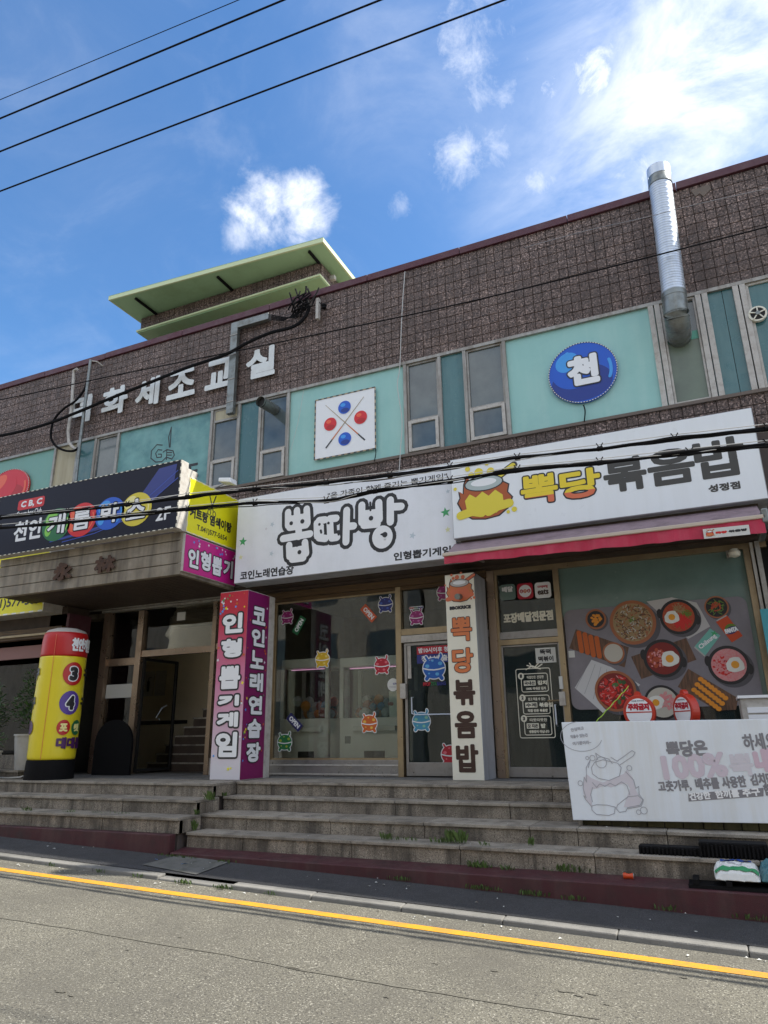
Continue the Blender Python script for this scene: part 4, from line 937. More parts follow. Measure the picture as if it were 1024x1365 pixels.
# --- side-facing signs on the canopy flank
X4 = -7.50; f4 = faceX(X4)
g4 = thing('hair_salon_sign', (X4, -1.3, 4.3), 'bright yellow hair salon sign with scissors, above the magenta claw game sign', 'sign')
ya, yb = -2.06, -.66
box('sign_box', 'alu_white', g4, X4 - .10, X4 - .002, ya - .12, yb, 3.86, 4.83, bevel=.004); box('face_sheet', 'yel', g4, X4 - .001, X4 + .003, ya, yb, 3.87, 4.82)
def r4(blx, bly, trx, try_): a = SX(blx, bly, X4); b = SX(trx, try_, X4); return (a.y, b.y, a.z, b.z)
def u4(x, y): p = SX(x, y, X4); return (p.y, p.z)
p0 = u4(252, 697); p1 = u4(308, 712); 
lettering('커트랑 염색이랑', (p0[0], p1[0], p1[1] + .005, p1[1] + .20), f4, .006, 'ink', g4, grow=.009)
lettering('T.041)577-5654', (p0[0] + .20, p1[0] - .12, p1[1] - .19, p1[1] - .07), f4, .006, 'ink', g4, grow=.003)
o_ = MB(); a, b, c_, d_ = u4(283, 656), u4(286, 676), u4(279, 686), u4(288, 688)
cy_ = (u4(284, 655)[0], 4.56)
strokes(o_, [[(cy_[0] - .10, 4.70), (cy_[0] + .03, 4.42)], [(cy_[0] + .09, 4.70), (cy_[0] - .03, 4.42)]], .013, f4, .006)
for s_ in (-1, 1): strokes(o_, [[(cy_[0] + s_ * .07 + .04 * math.cos(t), 4.36 + .05 * math.sin(t)) for t in [k * .6 for k in range(12)]]], .008, f4, .006)
o_.build('scissors_print', 'greyink', g4, fixn=False)
dashed_rim([(ya, 3.87), (yb, 3.87), (yb, 4.82), (ya, 4.82)], f4, .006, g4, 'cream_sheet', 'yelll', .08, .02)
g5 = thing('claw_game_sign', (X4, -1.3, 3.6), 'magenta sign with white bubble letters and stars, directly under the yellow hair salon sign', 'sign')
box('sign_box', 'alu_white', g5, X4 - .10, X4 - .002, ya - .02, yb, 3.20, 3.835, bevel=.004); box('face_sheet', 'mag', g5, X4 - .001, X4 + .003, ya, yb, 3.21, 3.825)
for i, ch in enumerate('인형뽑기'):
    u = ya + .10 + i * .315; outline_letters(ch, (u - .02, u + .27, 3.29 + (i % 2) * .02, 3.63 + (i % 2) * .02), f4, .006, 'wht', 'ink', g5, .015, .034)
random.seed(3)
for i in range(15):
    flat(MB(), star(random.uniform(ya + .05, yb - .05), random.uniform(3.68, 3.79), random.uniform(.018, .035), random.random()), f4, .006).build('printed_star', random.choice(['wht', 'ppinkl', 'bluel', 'wht']), g5)
# lamp arm above the yellow sign
lp = thing('sign_lamp', (-7.0, -1.2, 5.0), 'small white spotlight on a thin arm above the yellow hair salon sign', 'lamp')
a = S(268, 648, -.9); b = S(300, 642, -1.3); MB().tube([(a.x, -.66, a.z - .02), (b.x, -1.25, b.z)], .016, 8).build('arm', 'alu_white', lp)
MB().hexa([(b.x - .06, -1.42, b.z - .03), (b.x + .22, -1.42, b.z - .09), (b.x + .22, -1.22, b.z - .09), (b.x - .06, -1.22, b.z - .03)], [(b.x - .06, -1.42, b.z + .05), (b.x + .20, -1.42, b.z + .01), (b.x + .20, -1.22, b.z + .01), (b.x - .06, -1.22, b.z + .05)]).build('lamp_head', 'wht', lp, bevel=.02)
# --- sign of the shop at far left
g6 = thing('salon_fascia_sign', (-14.5, -1.3, 3.7), 'yellow fascia sign with a black phone number at the left edge, behind the entrance canopy', 'sign')
box('sign_box', 'alu_white', g6, -17.5, -11.50, -1.30, -.7, 3.0, 4.38, bevel=.005); box('face_sheet', 'yel', g6, -17.49, -11.51, -1.305, -1.301, 3.01, 4.37); f6 = faceY(-1.305)
lettering('T.041)577-5654', (-13.3, -11.47, 3.10, 3.34), f6, .003, 'ink', g6, grow=.006, slant=.03)
dashed_rim([(-17.4, 3.01), (-11.51, 3.01), (-11.51, 4.37), (-17.4, 4.37)], f6, .004, g6, 'wht', 'yelll', .12, .03)

# --- square billiards board
g7 = thing('billiards_board', (-5.3, -.65, 6.0), 'square white board with two crossed cues between red and blue balls on the teal wall', 'sign')
Y7 = FY - .03; f7 = faceY(Y7); a = S(420, 613, Y7); b = S(500, 516, Y7); bx = (a.x, b.x, a.z, a.z + (b.x - a.x) * 1.12)
bx = (S(420, 575, Y7).x, S(500.5, 555, Y7).x, S(421, 613, Y7).z, S(500, 516, Y7).z)
box('face_sheet', 'wht', g7, bx[0], bx[1], Y7, Y7 + .03, bx[2], bx[3])
C2 = lambda x, y: (360 + x * .35156, 420 + y * .35156)
for m1, m2, x, y in (('blueb', 'bluel', 283, 350), ('blueb', 'bluel', 284, 470), ('redb', 'redl', 229, 414), ('redb', 'redl', 344, 388)):
    p = S(*C2(x, y), Y7); flat(MB(), ell(p.x, p.z, .128, .128, 32), f7, .008).build('ball_print', m1, g7); flat(MB(), ell(p.x - .03, p.z + .05, .05, .035), f7, .0095).build('ball_shine', m2, g7)
    flat(MB(), ell(p.x + .01, p.z - .06, .085, .045), f7, .0092).build('ball_shade', 'blued' if m1 == 'blueb' else 'fred', g7)
for (x0, y0, x1, y1) in ((356, 310, 212, 505), (211, 342, 360, 474)):
    p = S(*C2(x0, y0), Y7); q = S(*C2(x1, y1), Y7); v = Vector((q.x - p.x, q.z - p.z)); m_ = Vector((p.x, p.z)) + v * .58
    nn = Vector((-v.y, v.x)).normalized()
    def taper(mb, A, B, ra, rb, w): flat(mb, [tuple(A + nn * ra), tuple(B + nn * rb), tuple(B - nn * rb), tuple(A - nn * ra)], f7, w)
    o_ = MB(); taper(o_, Vector((p.x, p.z)), m_, .004, .009, .004 + (x0 > 300) * .002); o_.build('cue_shaft', 'gold', g7)
    o_ = MB(); taper(o_, m_, m_ + v * .25, .009, .012, .004 + (x0 > 300) * .002); o_.build('cue_butt', 'flameo', g7); o_ = MB(); taper(o_, m_ + v * .25, m_ + v * .42, .012, .014, .004 + (x0 > 300) * .002); o_.build('cue_butt', 'ink', g7)
dashed_rim([(bx[0], bx[2]), (bx[1], bx[2]), (bx[1], bx[3]), (bx[0], bx[3])], f7, .006, g7, 'gold', 'ink', .06, .022)
# --- round blue letter board
def ball_board(px, py, rpx, m1, m2, m3, label, ch=None, rv=None, tilt=0):
    p = S(px, py, Y7); q = S(px + rpx, py, Y7); r = abs(q.x - p.x)
    t = thing('ball_board', (p.x, Y7, p.z), label, 'sign'); rv = rv or r
    flat(MB(), ell(p.x, p.z, r, rv, 60), f7, .0, .03).build('board', m1, t)
    flat(MB(), ell(p.x - r * .05, p.z - rv * .33, r * .88, rv * .60, 48), f7, .002).build('ball_shade', m3, t)
    flat(MB(), ell(p.x - r * .25, p.z + rv * .12, r * .66, rv * .62, 48, rot=.2), f7, .0035).build('ball_print', m1, t)
    flat(MB(), ell(p.x - r * .42, p.z + rv * .42, r * .36, rv * .3, 30, rot=.6), f7, .005).build('ball_shine', m2, t)
    o_ = MB(); strokes(o_, [[(p.x + r * .82 * math.cos(a / 10), p.z + rv * .82 * math.sin(a / 10)) for a in range(-4, 4)]], r * .045, f7, .006); 
    strokes(o_, [[(p.x - r * .52, p.z + rv * .62), (p.x - r * .38, p.z + rv * .72)]], r * .05, f7, .0065); o_.build('ball_glint', m2, t, fixn=False)
    A, B = MB(), MB(); n = 150
    for k in range(n):
        a0, a1 = 2 * math.pi * k / n, 2 * math.pi * (k + .98) / n; P = [(p.x + R_ * math.cos(a_), p.z + R_ * rv / r * math.sin(a_)) for R_, a_ in ((r * 1.0, a0), (r * 1.0, a1), (r * .978, a1), (r * .978, a0))]
        flat(A if k % 2 else B, P, f7, .007)
    A.build('rim', 'cream_sheet', t, kind='stuff'); B.build('rim', 'greyink', t, kind='stuff')
    if ch: outline_letters(ch, (p.x - r * .45, p.x + r * .50, p.z - rv * .45, p.z + rv * .58), f7, .009, 'wht', 'ink', t, .034, .055)
    return t
ball_board(776.5, 496, 48, 'blueb', 'bluel', 'blued', 'large round blue board with a white Korean letter on the teal wall', '천', rv=.52)
ball_board(10, 653, 28, 'redb', 'redl', 'fred', 'glossy red ball board cut off by the left edge of the photo', rv=.50)

# ================================================================== PILLAR SIGNS
def vchars(parent, place, s, u0, u1, v0, v1, m, mo, g, go, gap=.06, w=.006, wob=0, slant=0):
    n = len(s); h = (v1 - v0) / n
    for i, ch in enumerate(s):
        t = v1 - h * i; du = (wob if i % 2 else -wob)
        rc = (u0 + du, u1 + du, t - h * (1 - gap / 2), t - h * gap / 2)
        if mo: outline_letters(ch, rc, place, w, m, mo, parent, g, go)
        else: lettering(ch, rc, place, w, m, parent, grow=g)
def chars_at(parent, place, s, rcs, m, mo, g, go, w=.006):
    for ch, rc in zip(s, rcs):
        if mo: outline_letters(ch, rc, place, w, m, mo, parent, g, go)
        else: lettering(ch, rc, place, w, m, parent, grow=g)
# pink gradient pillar: standing box, front at Y=-1.42
pp_ = bpy.data.materials.new('pink_fade'); pp_.use_nodes = True
n_ = pp_.node_tree.nodes; l_ = pp_.node_tree.links.new; b_ = n_['Principled BSDF']; b_.inputs['Roughness'].default_value = .38
g_ = n_.new('ShaderNodeNewGeometry'); sx_ = n_.new('ShaderNodeSeparateXYZ'); mr_ = n_.new('ShaderNodeMapRange'); mr_.inputs[1].default_value = .4; mr_.inputs[2].default_value = 2.85
nz_ = n_.new('ShaderNodeTexNoise'); nz_.inputs['Scale'].default_value = 3; l_(g_.outputs['Position'], nz_.inputs['Vector'])
ad_ = n_.new('ShaderNodeMath'); ad_.operation = 'MULTIPLY_ADD'; ad_.inputs[1].default_value = .5; l_(nz_.outputs[0], ad_.inputs[0]); l_(g_.outputs['Position'], sx_.inputs[0]); l_(sx_.outputs['Z'], ad_.inputs[2])
l_(ad_.outputs[0], mr_.inputs[0]); cr_ = n_.new('ShaderNodeValToRGB'); l_(mr_.outputs[0], cr_.inputs[0]); l_(cr_.outputs[0], b_.inputs['Base Color'])
cr_.color_ramp.elements[0].color = (.66, .64, .68, 1); cr_.color_ramp.elements[1].color = (.52, .015, .04, 1)
for p_, c_ in ((.25, (.62, .42, .52, 1)), (.55, (.60, .20, .34, 1)), (.80, (.55, .07, .14, 1))): e_ = cr_.color_ramp.elements.new(p_); e_.color = c_
M['pinkfade'] = pp_
a = S(276, 1040, -1.42); PX0, PX1 = -7.22, -6.66; PY = -1.42; PT = 2.93
pk = thing('pillar_sign', (-6.95, -1.2, 0), 'pink and magenta boxed pillar sign with white bubble letters, left of the arcade window', 'sign')
box('sign_box', 'alu_white', pk, PX0, PX1, PY + .003, -.62, 0.0, PT, bevel=.004); box('face_sheet', 'pinkfade', pk, PX0 + .006, PX1 - .001, PY - .002, PY + .002, .01, PT - .01); box('side_sheet', 'magd', pk, PX1 + .001, PX1 + .004, PY + .004, -.80, .01, PT - .01)
fk = faceY(PY - .002); fks = faceX(PX1 + .004)
def r_front(x0, y0, x1, y1, Y=PY): return rect(Y, x0, y0, x1, y1)
K4 = lambda x, y: (270 + x * .34180, 760 + y * .34180)
rows = [('인', 68, 258, 148, 165), ('형', 66, 352, 142, 265), ('뽑', 60, 474, 134, 372), ('기', 55, 540, 127, 485), ('게', 42, 622, 124, 552), ('임', 42, 738, 118, 630)]
for ch, x0, y0, x1, y1 in rows:
    rc = rect(PY, *K4(x0, y0), *K4(x1, y1)); u = (rc[0] + rc[1]) / 2; 
    outline_letters(ch, (-7.15, -6.72, rc[2] + .02, rc[3] + .01), fk, .006, 'wht', 'ink', pk, .021, .048)
vchars(pk, fks, '코인노래연습장', PY + .12, PY + .52, .22, 2.72, 'wht', 'ink', .017, .036, gap=.13)
random.seed(11)
for i in range(34):
    u = random.uniform(PX0 + .04, PX1 - .05); v = random.choice([random.uniform(2.62, 2.88), random.uniform(2.55, 2.88), random.uniform(.1, .4), random.uniform(.1, 2.8)])
    if .45 < v < 2.6 and -7.16 < u < -6.72: u = random.choice([-7.19, -6.69])
    flat(MB(), star(u, v, random.uniform(.014, .034), random.random()), fk, .0045).build('printed_star', random.choice(['wht', 'yel', 'gstar', 'bluel', 'wht', 's_orng']), pk)
for i in range(26):
    u = random.choice([random.uniform(PY + .04, PY + .12), random.uniform(PY + .53, -.84)]); flat(MB(), star(u, random.uniform(.1, 2.85), random.uniform(.014, .03), random.random()), fks, .0045).build('printed_star', random.choice(['wht', 'yel', 'gstar', 'bluel', 's_orng']), pk)
# cream takeaway pillar
QX0, QX1, QY = -3.50, -3.03, -.72; QT = 2.98
cp = thing('pillar_sign', (-3.25, -.5, 0), 'cream boxed pillar sign with orange and dark brown letters between arcade and takeaway doors', 'sign')
box('sign_box', 'grey_side', cp, QX0, QX1, QY + .003, -.13, .0, QT, bevel=.004); box('face_sheet', 'cream_sheet', cp, QX0 + .004, QX1 - .004, QY - .002, QY + .002, .005, QT - .006)
fq = faceY(QY - .002)
K5 = lambda x, y: (570 + x * .26374, 700 + y * .26374)
for ch, x0, y0, x1, y1, m, mo in (('뽁', 135, 590, 245, 462, 'flameo', 1), ('당', 135, 750, 258, 618, 'flameo', 1), ('볶', 150, 912, 265, 780, 0, 0), ('음', 160, 1078, 280, 940, 0, 0), ('밥', 170, 1250, 297, 1110, 0, 0)):
    a = S(*K5(x0, y0), QY); b = S(*K5(x1, y1), QY); rc = (-3.435, -3.10, a.z + .0, b.z + .01)
    if mo: outline_letters(ch, rc, fq, .004, 'flameo', 'ink', cp, .012, .022)
    else: lettering(ch, rc, fq, .004, 'brownink', cp, grow=.017)
a = S(*K5(170, 330), QY); emblem(cp, fq, -3.265, a.z, .34, ('flameo', 'logoo', 'lgrey'))
a = S(*K5(115, 430), QY); lettering('BBOKRICE', (-3.44, -3.10, a.z, a.z + .055), fq, .004, 'ink', cp, grow=.006)
MB().tube([(-3.265, QY - .01, 2.62), (-3.265, QY - .14, 2.60)], .045, 14).build('pipe_stub', 'galv2', cp)

# ================================================================== BANNER BOARD in front of the takeaway shop
YB = -2.32; fb = faceY(YB)
bn = thing('banner_board', (0, YB, .2), 'weathered white banner board with faded flame drawing and grey pink text, hiding the takeaway counter', 'sign')
MB().hexa([(-1.565, YB, -.30), (2.6, YB, -.235), (2.6, YB + .07, -.235), (-1.565, YB + .07, -.30)], [(-1.60, YB, .735), (2.6, YB, .72), (2.6, YB + .07, .72), (-1.60, YB + .07, .735)]).build('face_sheet', 'banner', bn, bevel=.006)
box('post', 'alu', bn, -1.52, -1.48, YB + .072, YB + .11, -.36, .6); box('post', 'alu', bn, 1.4, 1.44, YB + .072, YB + .11, -.36, .6)
K7 = lambda x, y: (740 + x * .27734, 940 + y * .27734)
def k7(x, y): p = S(*K7(x, y), YB); return (p.x, p.z)
def rc7(x0, y0, x1, y1): a = k7(x0, y0); b = k7(x1, y1); return (a[0], b[0], a[1], b[1])
def sl(x0, y0, x1, y1, h, s, m, g, w=.003):    # text along a line that follows the surveyed baseline
    a = k7(x0, y0); b = k7(x1, y1); pl = local(fb, a[0], a[1], math.atan2(b[1] - a[1], b[0] - a[0])); l = math.hypot(b[0] - a[0], b[1] - a[1])
    lettering(s, (0, l, 0, h), pl, w, m, bn, grow=g)
sl(540, 253, 740, 243, .165, '뽁당은', 'pgrey', .008); sl(912, 220, 1075, 210, .165, '하세요', 'pgrey', .005)
sl(525, 362, 840, 345, .25, '100%', 'ppinkm', .016); sl(850, 345, 965, 338, .22, '뽁', 'ppinkl', .010); sl(970, 330, 1150, 320, .24, '국내산'[1:], 'ppink', .018)
sl(500, 420, 660, 412, .115, '고춧가루,', 'pgrey', .005); sl(680, 408, 795, 402, .115, '배추를', 'pgrey', .005); sl(808, 402, 925, 394, .115, '사용한', 'pgrey', .005); sl(945, 388, 1060, 380, .115, '김치만', 'pgrey', .005)
P = [k7(*q) for q in ((640, 425), (1002, 397), (1002, 438), (642, 463))]; flat(MB(), P, fb, .002).build('text_band', 'pgrey', bn)
sl(650, 459, 752, 451, .078, '건강한', 'wht', .004, .0045); sl(775, 450, 890, 442, .078, '한끼를', 'wht', .004, .0045); sl(905, 441, 990, 435, .078, '추구', 'wht', .004, .0045); sl(1010, 436, 1110, 430, .11, '합니다', 'pgrey', .005)
for i, s in enumerate(('안심하고', '먹을수 있는건', '여기뿐이라~')): sl(78 + i * 4 - (i == 1) * 6, 128 + i * 33, 140 + i * 18, 118 + i * 34, .04, s, 'pgrey2', .0015)
o_ = MB(); c = k7(125, 150); strokes(o_, [[(c[0] + .24 * math.cos(t) * .95, c[1] + .16 * math.sin(t)) for t in [math.pi * .55 + k * .13 for k in range(34)]]], .003, fb, .003); o_.build('speech_line', 'pgrey2', bn, fixn=False)
# flame line drawing (plain, with a pan)
def kl(pts): return [k7(*p) for p in pts]
flat(MB(), kl([(138, 370), (150, 330), (175, 350), (230, 372), (330, 330), (345, 310), (372, 345), (385, 400), (400, 430), (415, 460), (395, 490), (330, 490), (350, 430), (360, 400), (345, 375), (310, 380), (270, 395), (240, 385), (200, 400), (175, 405), (170, 440), (180, 490), (150, 460), (135, 420)]), fb, .002).build('faded_flame', 'ppinkl', bn)
o_ = MB(); lines = [[(178, 490), (145, 450), (138, 435), (150, 445), (135, 400), (140, 345), (152, 370), (150, 300), (170, 262), (160, 300)], [(340, 320), (378, 360), (388, 400), (402, 390), (405, 430), (425, 455), (415, 485), (350, 498)],
    [(195, 230), (215, 245), (260, 260), (275, 280)], [(195, 232), (205, 262)], [(268, 250), (300, 270)], [(175, 300), (180, 330), (210, 352), (260, 362), (310, 340), (318, 300), (300, 278), (230, 262), (190, 275), (175, 300)],
    [(300, 268), (370, 218), (385, 228), (375, 245), (310, 288)], [(175, 485), (200, 478), (250, 480), (290, 490), (285, 520), (260, 530), (200, 525), (178, 505), (175, 485)], [(300, 480), (350, 440), (400, 435), (422, 455), (410, 480), (350, 492), (340, 510), (310, 515), (295, 498), (300, 480)], [(180, 372), (200, 395), (215, 378), (240, 390), (265, 375), (290, 388), (320, 368), (345, 385), (360, 430)], [(180, 395), (172, 430), (180, 465)]]
strokes(o_, [kl(l) for l in lines], .0035, fb, .0035)
for x, y, r in ((427, 506, 12), (402, 514, 8), (122, 375, 9), (180, 254, 10), (155, 254, 6), (357, 302, 9), (222, 275, 20)):
    c = k7(x, y); rr = r * .0029; strokes(o_, [[(c[0] + rr * math.cos(t * .5), c[1] + rr * math.sin(t * .5)) for t in range(14)]], .003, fb, .0045)
o_.build('line_drawing', 'pgrey2', bn, fixn=False, kind='stuff')
# ================================================================== FOOD PICTURE on the takeaway window (flat print)
po = thing('food_poster', (-.6, -.02, 1.7), 'large grey window poster of Korean dishes, eggs, sausages and two drink cans', 'poster')
YP = -.012; fP = faceY(YP); K6p = lambda x, y: (740 + x * .27734, 720 + y * .27734)
def kp(x, y): p = S(*K6p(x, y), YP); return (p.x, p.z)
def kpl(*pts): return [kp(*q) for q in pts]
def rad(x, y, r): return abs(kp(x + r, y)[0] - kp(x - r, y)[0]) / 2
a0 = kp(45, 335); a1 = kp(1000, 750)
flat(MB(), rrect(-1.86, .64, .94, 2.40, .12, 8), fP, .0, .006).build('poster_sheet', 'slate', po)
def dish(x, y, r, rim, fill, depth=.0, q=.86, name='dish', handles=False):
    c = kp(x, y); R_ = rad(x, y, r) * 1.02; flat(MB(), ell(c[0] + R_ * .14, c[1] - R_ * .16, R_ * 1.03, R_ * 1.0, 36), fP, .0022 + depth * .3).build('print_shade', 'pshade', po); o = MB(); flat(o, ell(c[0], c[1], R_, R_ * 1.0, 40), fP, .003 + depth)
    if handles:
        for s_ in (-1, 1): flat(o, ell(c[0] + s_ * R_ * .97, c[1] - s_ * R_ * .25, R_ * .16, R_ * .28, 14), fP, .0025 + depth)
    d = o.build(name, rim, po); flat(MB(), ell(c[0], c[1], R_ * q, R_ * q, 36), fP, .0045 + depth).build('food', fill, d); return c, R_ * q, d
def fried_egg(c, r, d, w):
    flat(MB(), [(c[0] + r * (1 + .12 * math.sin(3 * t + c[0] * 9) + .05 * math.sin(7 * t)) * math.cos(t), c[1] + r * (1 + .1 * math.sin(2 * t + 1)) * math.sin(t)) for t in [k * math.pi / 16 for k in range(32)]], fP, w).build('egg_white', 'egg', d)
    flat(MB(), ell(c[0], c[1], r * .46, r * .46, 20), fP, w + .0012).build('yolk', 'yolk', d)
def bits(mb, c, r, n, l, wd, w, seed, asp=True):
    rr = random.Random(seed)
    for i in range(n):
        a = rr.uniform(0, 6.28); q = r * math.sqrt(rr.random()); x, y = c[0] + q * math.cos(a), c[1] + q * math.sin(a); t = rr.uniform(0, 3.14)
        flat(mb, ell(x, y, l * rr.uniform(.7, 1.2), wd * rr.uniform(.8, 1.2), 8, rot=t), fP, w + (i % 40) * 4e-5, .0006)
# linen and boards
flat(MB(), kpl((175, 575), (95, 710), (230, 830), (410, 695), (270, 610)), fP, .0012).build('striped_cloth', 'linen', po)
o_ = MB(); strokes(o_, [kpl((165 + k * 28, 585 + k * 12), (100 + k * 42, 715 + k * 24)) for k in range(7)], .0022, fP, .0022); o_.build('cloth_stripe', 'pgrey', po, fixn=False).__setitem__('kind', 'stuff')
flat(MB(), kpl((440, 295), (640, 475), (745, 415), (680, 300), (560, 275)), fP, .0008).build('pale_cloth', 'lgrey', po)
flat(MB(), kpl((100, 428), (355, 515), (335, 612), (68, 520)), fP, .0014).build('board_print', 'pwood', po)
flat(MB(), kpl((365, 560), (630, 470), (680, 575), (415, 668)), fP, .0015).build('board_print', 'pwood', po)
flat(MB(), kpl((640, 618), (880, 760), (870, 815), (780, 820), (590, 705)), fP, .0016).build('board_print', 'pwood', po)
c, r, d = dish(196, 380, 49, 'clay', 'ironp', q=.82); o_ = MB(); bits(o_, c, r * .62, 20, .028, .018, .006, 1); o_.build('corn', 'orange', d, kind='stuff')
c, r, d = dish(373, 395, 110, 'clay', 'bulg', q=.86)
for m_, sd_, n in (('bulg', 2, 120), ('clay', 3, 90), ('sauce', 5, 60), ('pwood', 6, 90)): o_ = MB(); bits(o_, c, r * .92, n, .026, .007, .006 + sd_ * .0004, sd_); o_.build('beef_strips', m_, d, kind='stuff')
o_ = MB(); bits(o_, (c[0], c[1] + .03), r * .16, 10, .02, .006, .0092, 8); o_.build('herbs', 'leafgr', d, kind='stuff')
c, r, d = dish(593, 368, 90, 'ironp', 'kim', q=.84, handles=True); o_ = MB(); bits(o_, (c[0] + r * .2, c[1] - r * .4), r * .5, 50, .03, .014, .006, 9); o_.build('kimchi_bits', 'redpep', d, kind='stuff')
o_ = MB(); bits(o_, (c[0] + r * .1, c[1] + r * .55), r * .35, 40, .028, .006, .0065, 10); o_.build('noodles', 'bulg', d, kind='stuff'); o_ = MB(); bits(o_, (c[0] + r * .55, c[1] + r * .15), r * .28, 30, .025, .005, .0067, 12); o_.build('herbs', 'leafgr', d, kind='stuff'); fried_egg((c[0] - r * .42, c[1] + .0), r * .46, d, .0095)
c, r, d = dish(776, 322, 58, 'clay', 'ironp', q=.88); o_ = MB(); bits(o_, c, r * .8, 34, .03, .006, .006, 13); o_.build('herbs', 'leafgr', d, kind='stuff'); o_ = MB(); bits(o_, c, r * .5, 24, .024, .009, .0076, 14); o_.build('kimchi_bits', 'kim', d, kind='stuff')
c, r, d = dish(520, 568, 95, 'ironp', 'deepred', depth=.001, q=.84, handles=True); o_ = MB(); bits(o_, (c[0] - r * .35, c[1]), r * .55, 55, .026, .02, .007, 15); o_.build('sausage_bits', 'kim', d, kind='stuff'); o_ = MB(); bits(o_, (c[0] - r * .35, c[1]), r * .6, 30, .016, .012, .0095, 16); o_.build('sausage_bits', 'pinkm', d, kind='stuff'); fried_egg((c[0] + r * .38, c[1] - r * .05), r * .52, d, .0115)
c, r, d = dish(835, 600, 100, 'ironp', 'pinkm', depth=.001, q=.84, handles=True); o_ = MB(); bits(o_, (c[0] - r * .3, c[1]), r * .6, 60, .026, .014, .007, 17); o_.build('meat_bits', 'redpep', d, kind='stuff'); o_ = MB(); bits(o_, (c[0] - r * .3, c[1] + .02), r * .6, 60, .02, .013, .0095, 18); o_.build('meat_bits', 'pinkm', d, kind='stuff'); fried_egg((c[0] + r * .36, c[1] + .0), r * .50, d, .0125)
c, r, d = dish(290, 725, 98, 'clay', 'deepred', depth=.001, q=.88); o_ = MB(); bits(o_, c, r * .84, 60, .05, .020, .007, 19); o_.build('rice_cakes', 'redpep', d, kind='stuff'); o_ = MB(); bits(o_, c, r * .84, 30, .03, .006, .0095, 20); o_.build('rice_cakes', 'pinkm', d, kind='stuff'); o_ = MB(); bits(o_, c, r * .7, 6, .04, .03, .0092, 21); o_.build('green_pepper', 'leaf', d, kind='stuff')
c, r, d = dish(515, 780, 85, 'ironp', 'sauce', depth=.0005, q=.86); o_ = MB(); bits(o_, (c[0] + r * .3, c[1] + .02), r * .5, 40, .03, .02, .007, 22); o_.build('meat_bits', 'pinkm', d, kind='stuff'); fried_egg((c[0] - r * .4, c[1]), r * .5, d, .0095)
c, r, d = dish(281, 542, 52, 'clay', 'sauce', depth=.001, q=.84)
for i, (x, y) in enumerate(((120, 487), (149, 495), (177, 507), (206, 513))):
    o_ = MB(); k_ = MB(); strokes(k_, [kpl((x - 6, y - 42), (x + 8, y + 46))], .034, fP, .004 + i * .0002); k_.build('fried_shrimp', 'orange2', po, fixn=False)
for i in range(24):
    x = 700 + (i % 8) * 17; y = 668 + (i % 8) * 13 + (i // 8) * 26; p = kp(x - (i // 8) * 16, y); flat(MB(), ell(p[0], p[1], .036, .031, 12), fP, .004 + i * .0002).build('cheese_ball', 'orange', po)
# cans
def can(quad, m, name): flat(MB(), kpl(*quad), fP, .004).build(name, m, po)
can(((773, 393), (828, 363), (902, 460), (850, 492)), 'cano', 'orange_can'); can(((778, 391), (826, 364), (822, 360), (775, 385)), 'canm', 'can_lid')
c = kp(845, 430); flat(MB(), ell(c[0], c[1] + .02, .075, .06, 20, rot=.3), fP, .0052).build('can_badge', 'leafgr', po); flat(MB(), ell(c[0] + .005, c[1] - .01, .085, .05, 20, rot=.35), fP, .0058).build('can_badge', 'nlabel', po)
lettering('FANTA', (-.085, .085, -.03, .035), local(fP, c[0] + .005, c[1] - .01, .22), .0072, 'wht', po, grow=.006)
can(((745, 425), (795, 458), (722, 555), (672, 510)), 'cang', 'green_can'); can(((672, 510), (722, 555), (718, 560), (668, 517)), 'canm', 'can_lid'); c = kp(735, 490)
lettering('Chilsung', (-.14, .14, -.035, .045), local(fP, c[0], c[1], .62), .006, 'wht', po, grow=.003); p = kp(765, 450); flat(MB(), star(p[0], p[1], .05, .3), fP, .0056).build('can_star', 'gstar', po)
p = kp(80, 548); flat(MB(), rrect(p[0] - .045, p[0] + .045, p[1] - .05, p[1] + .05, .005), fP, .003).build('small_label', 'paper', po)

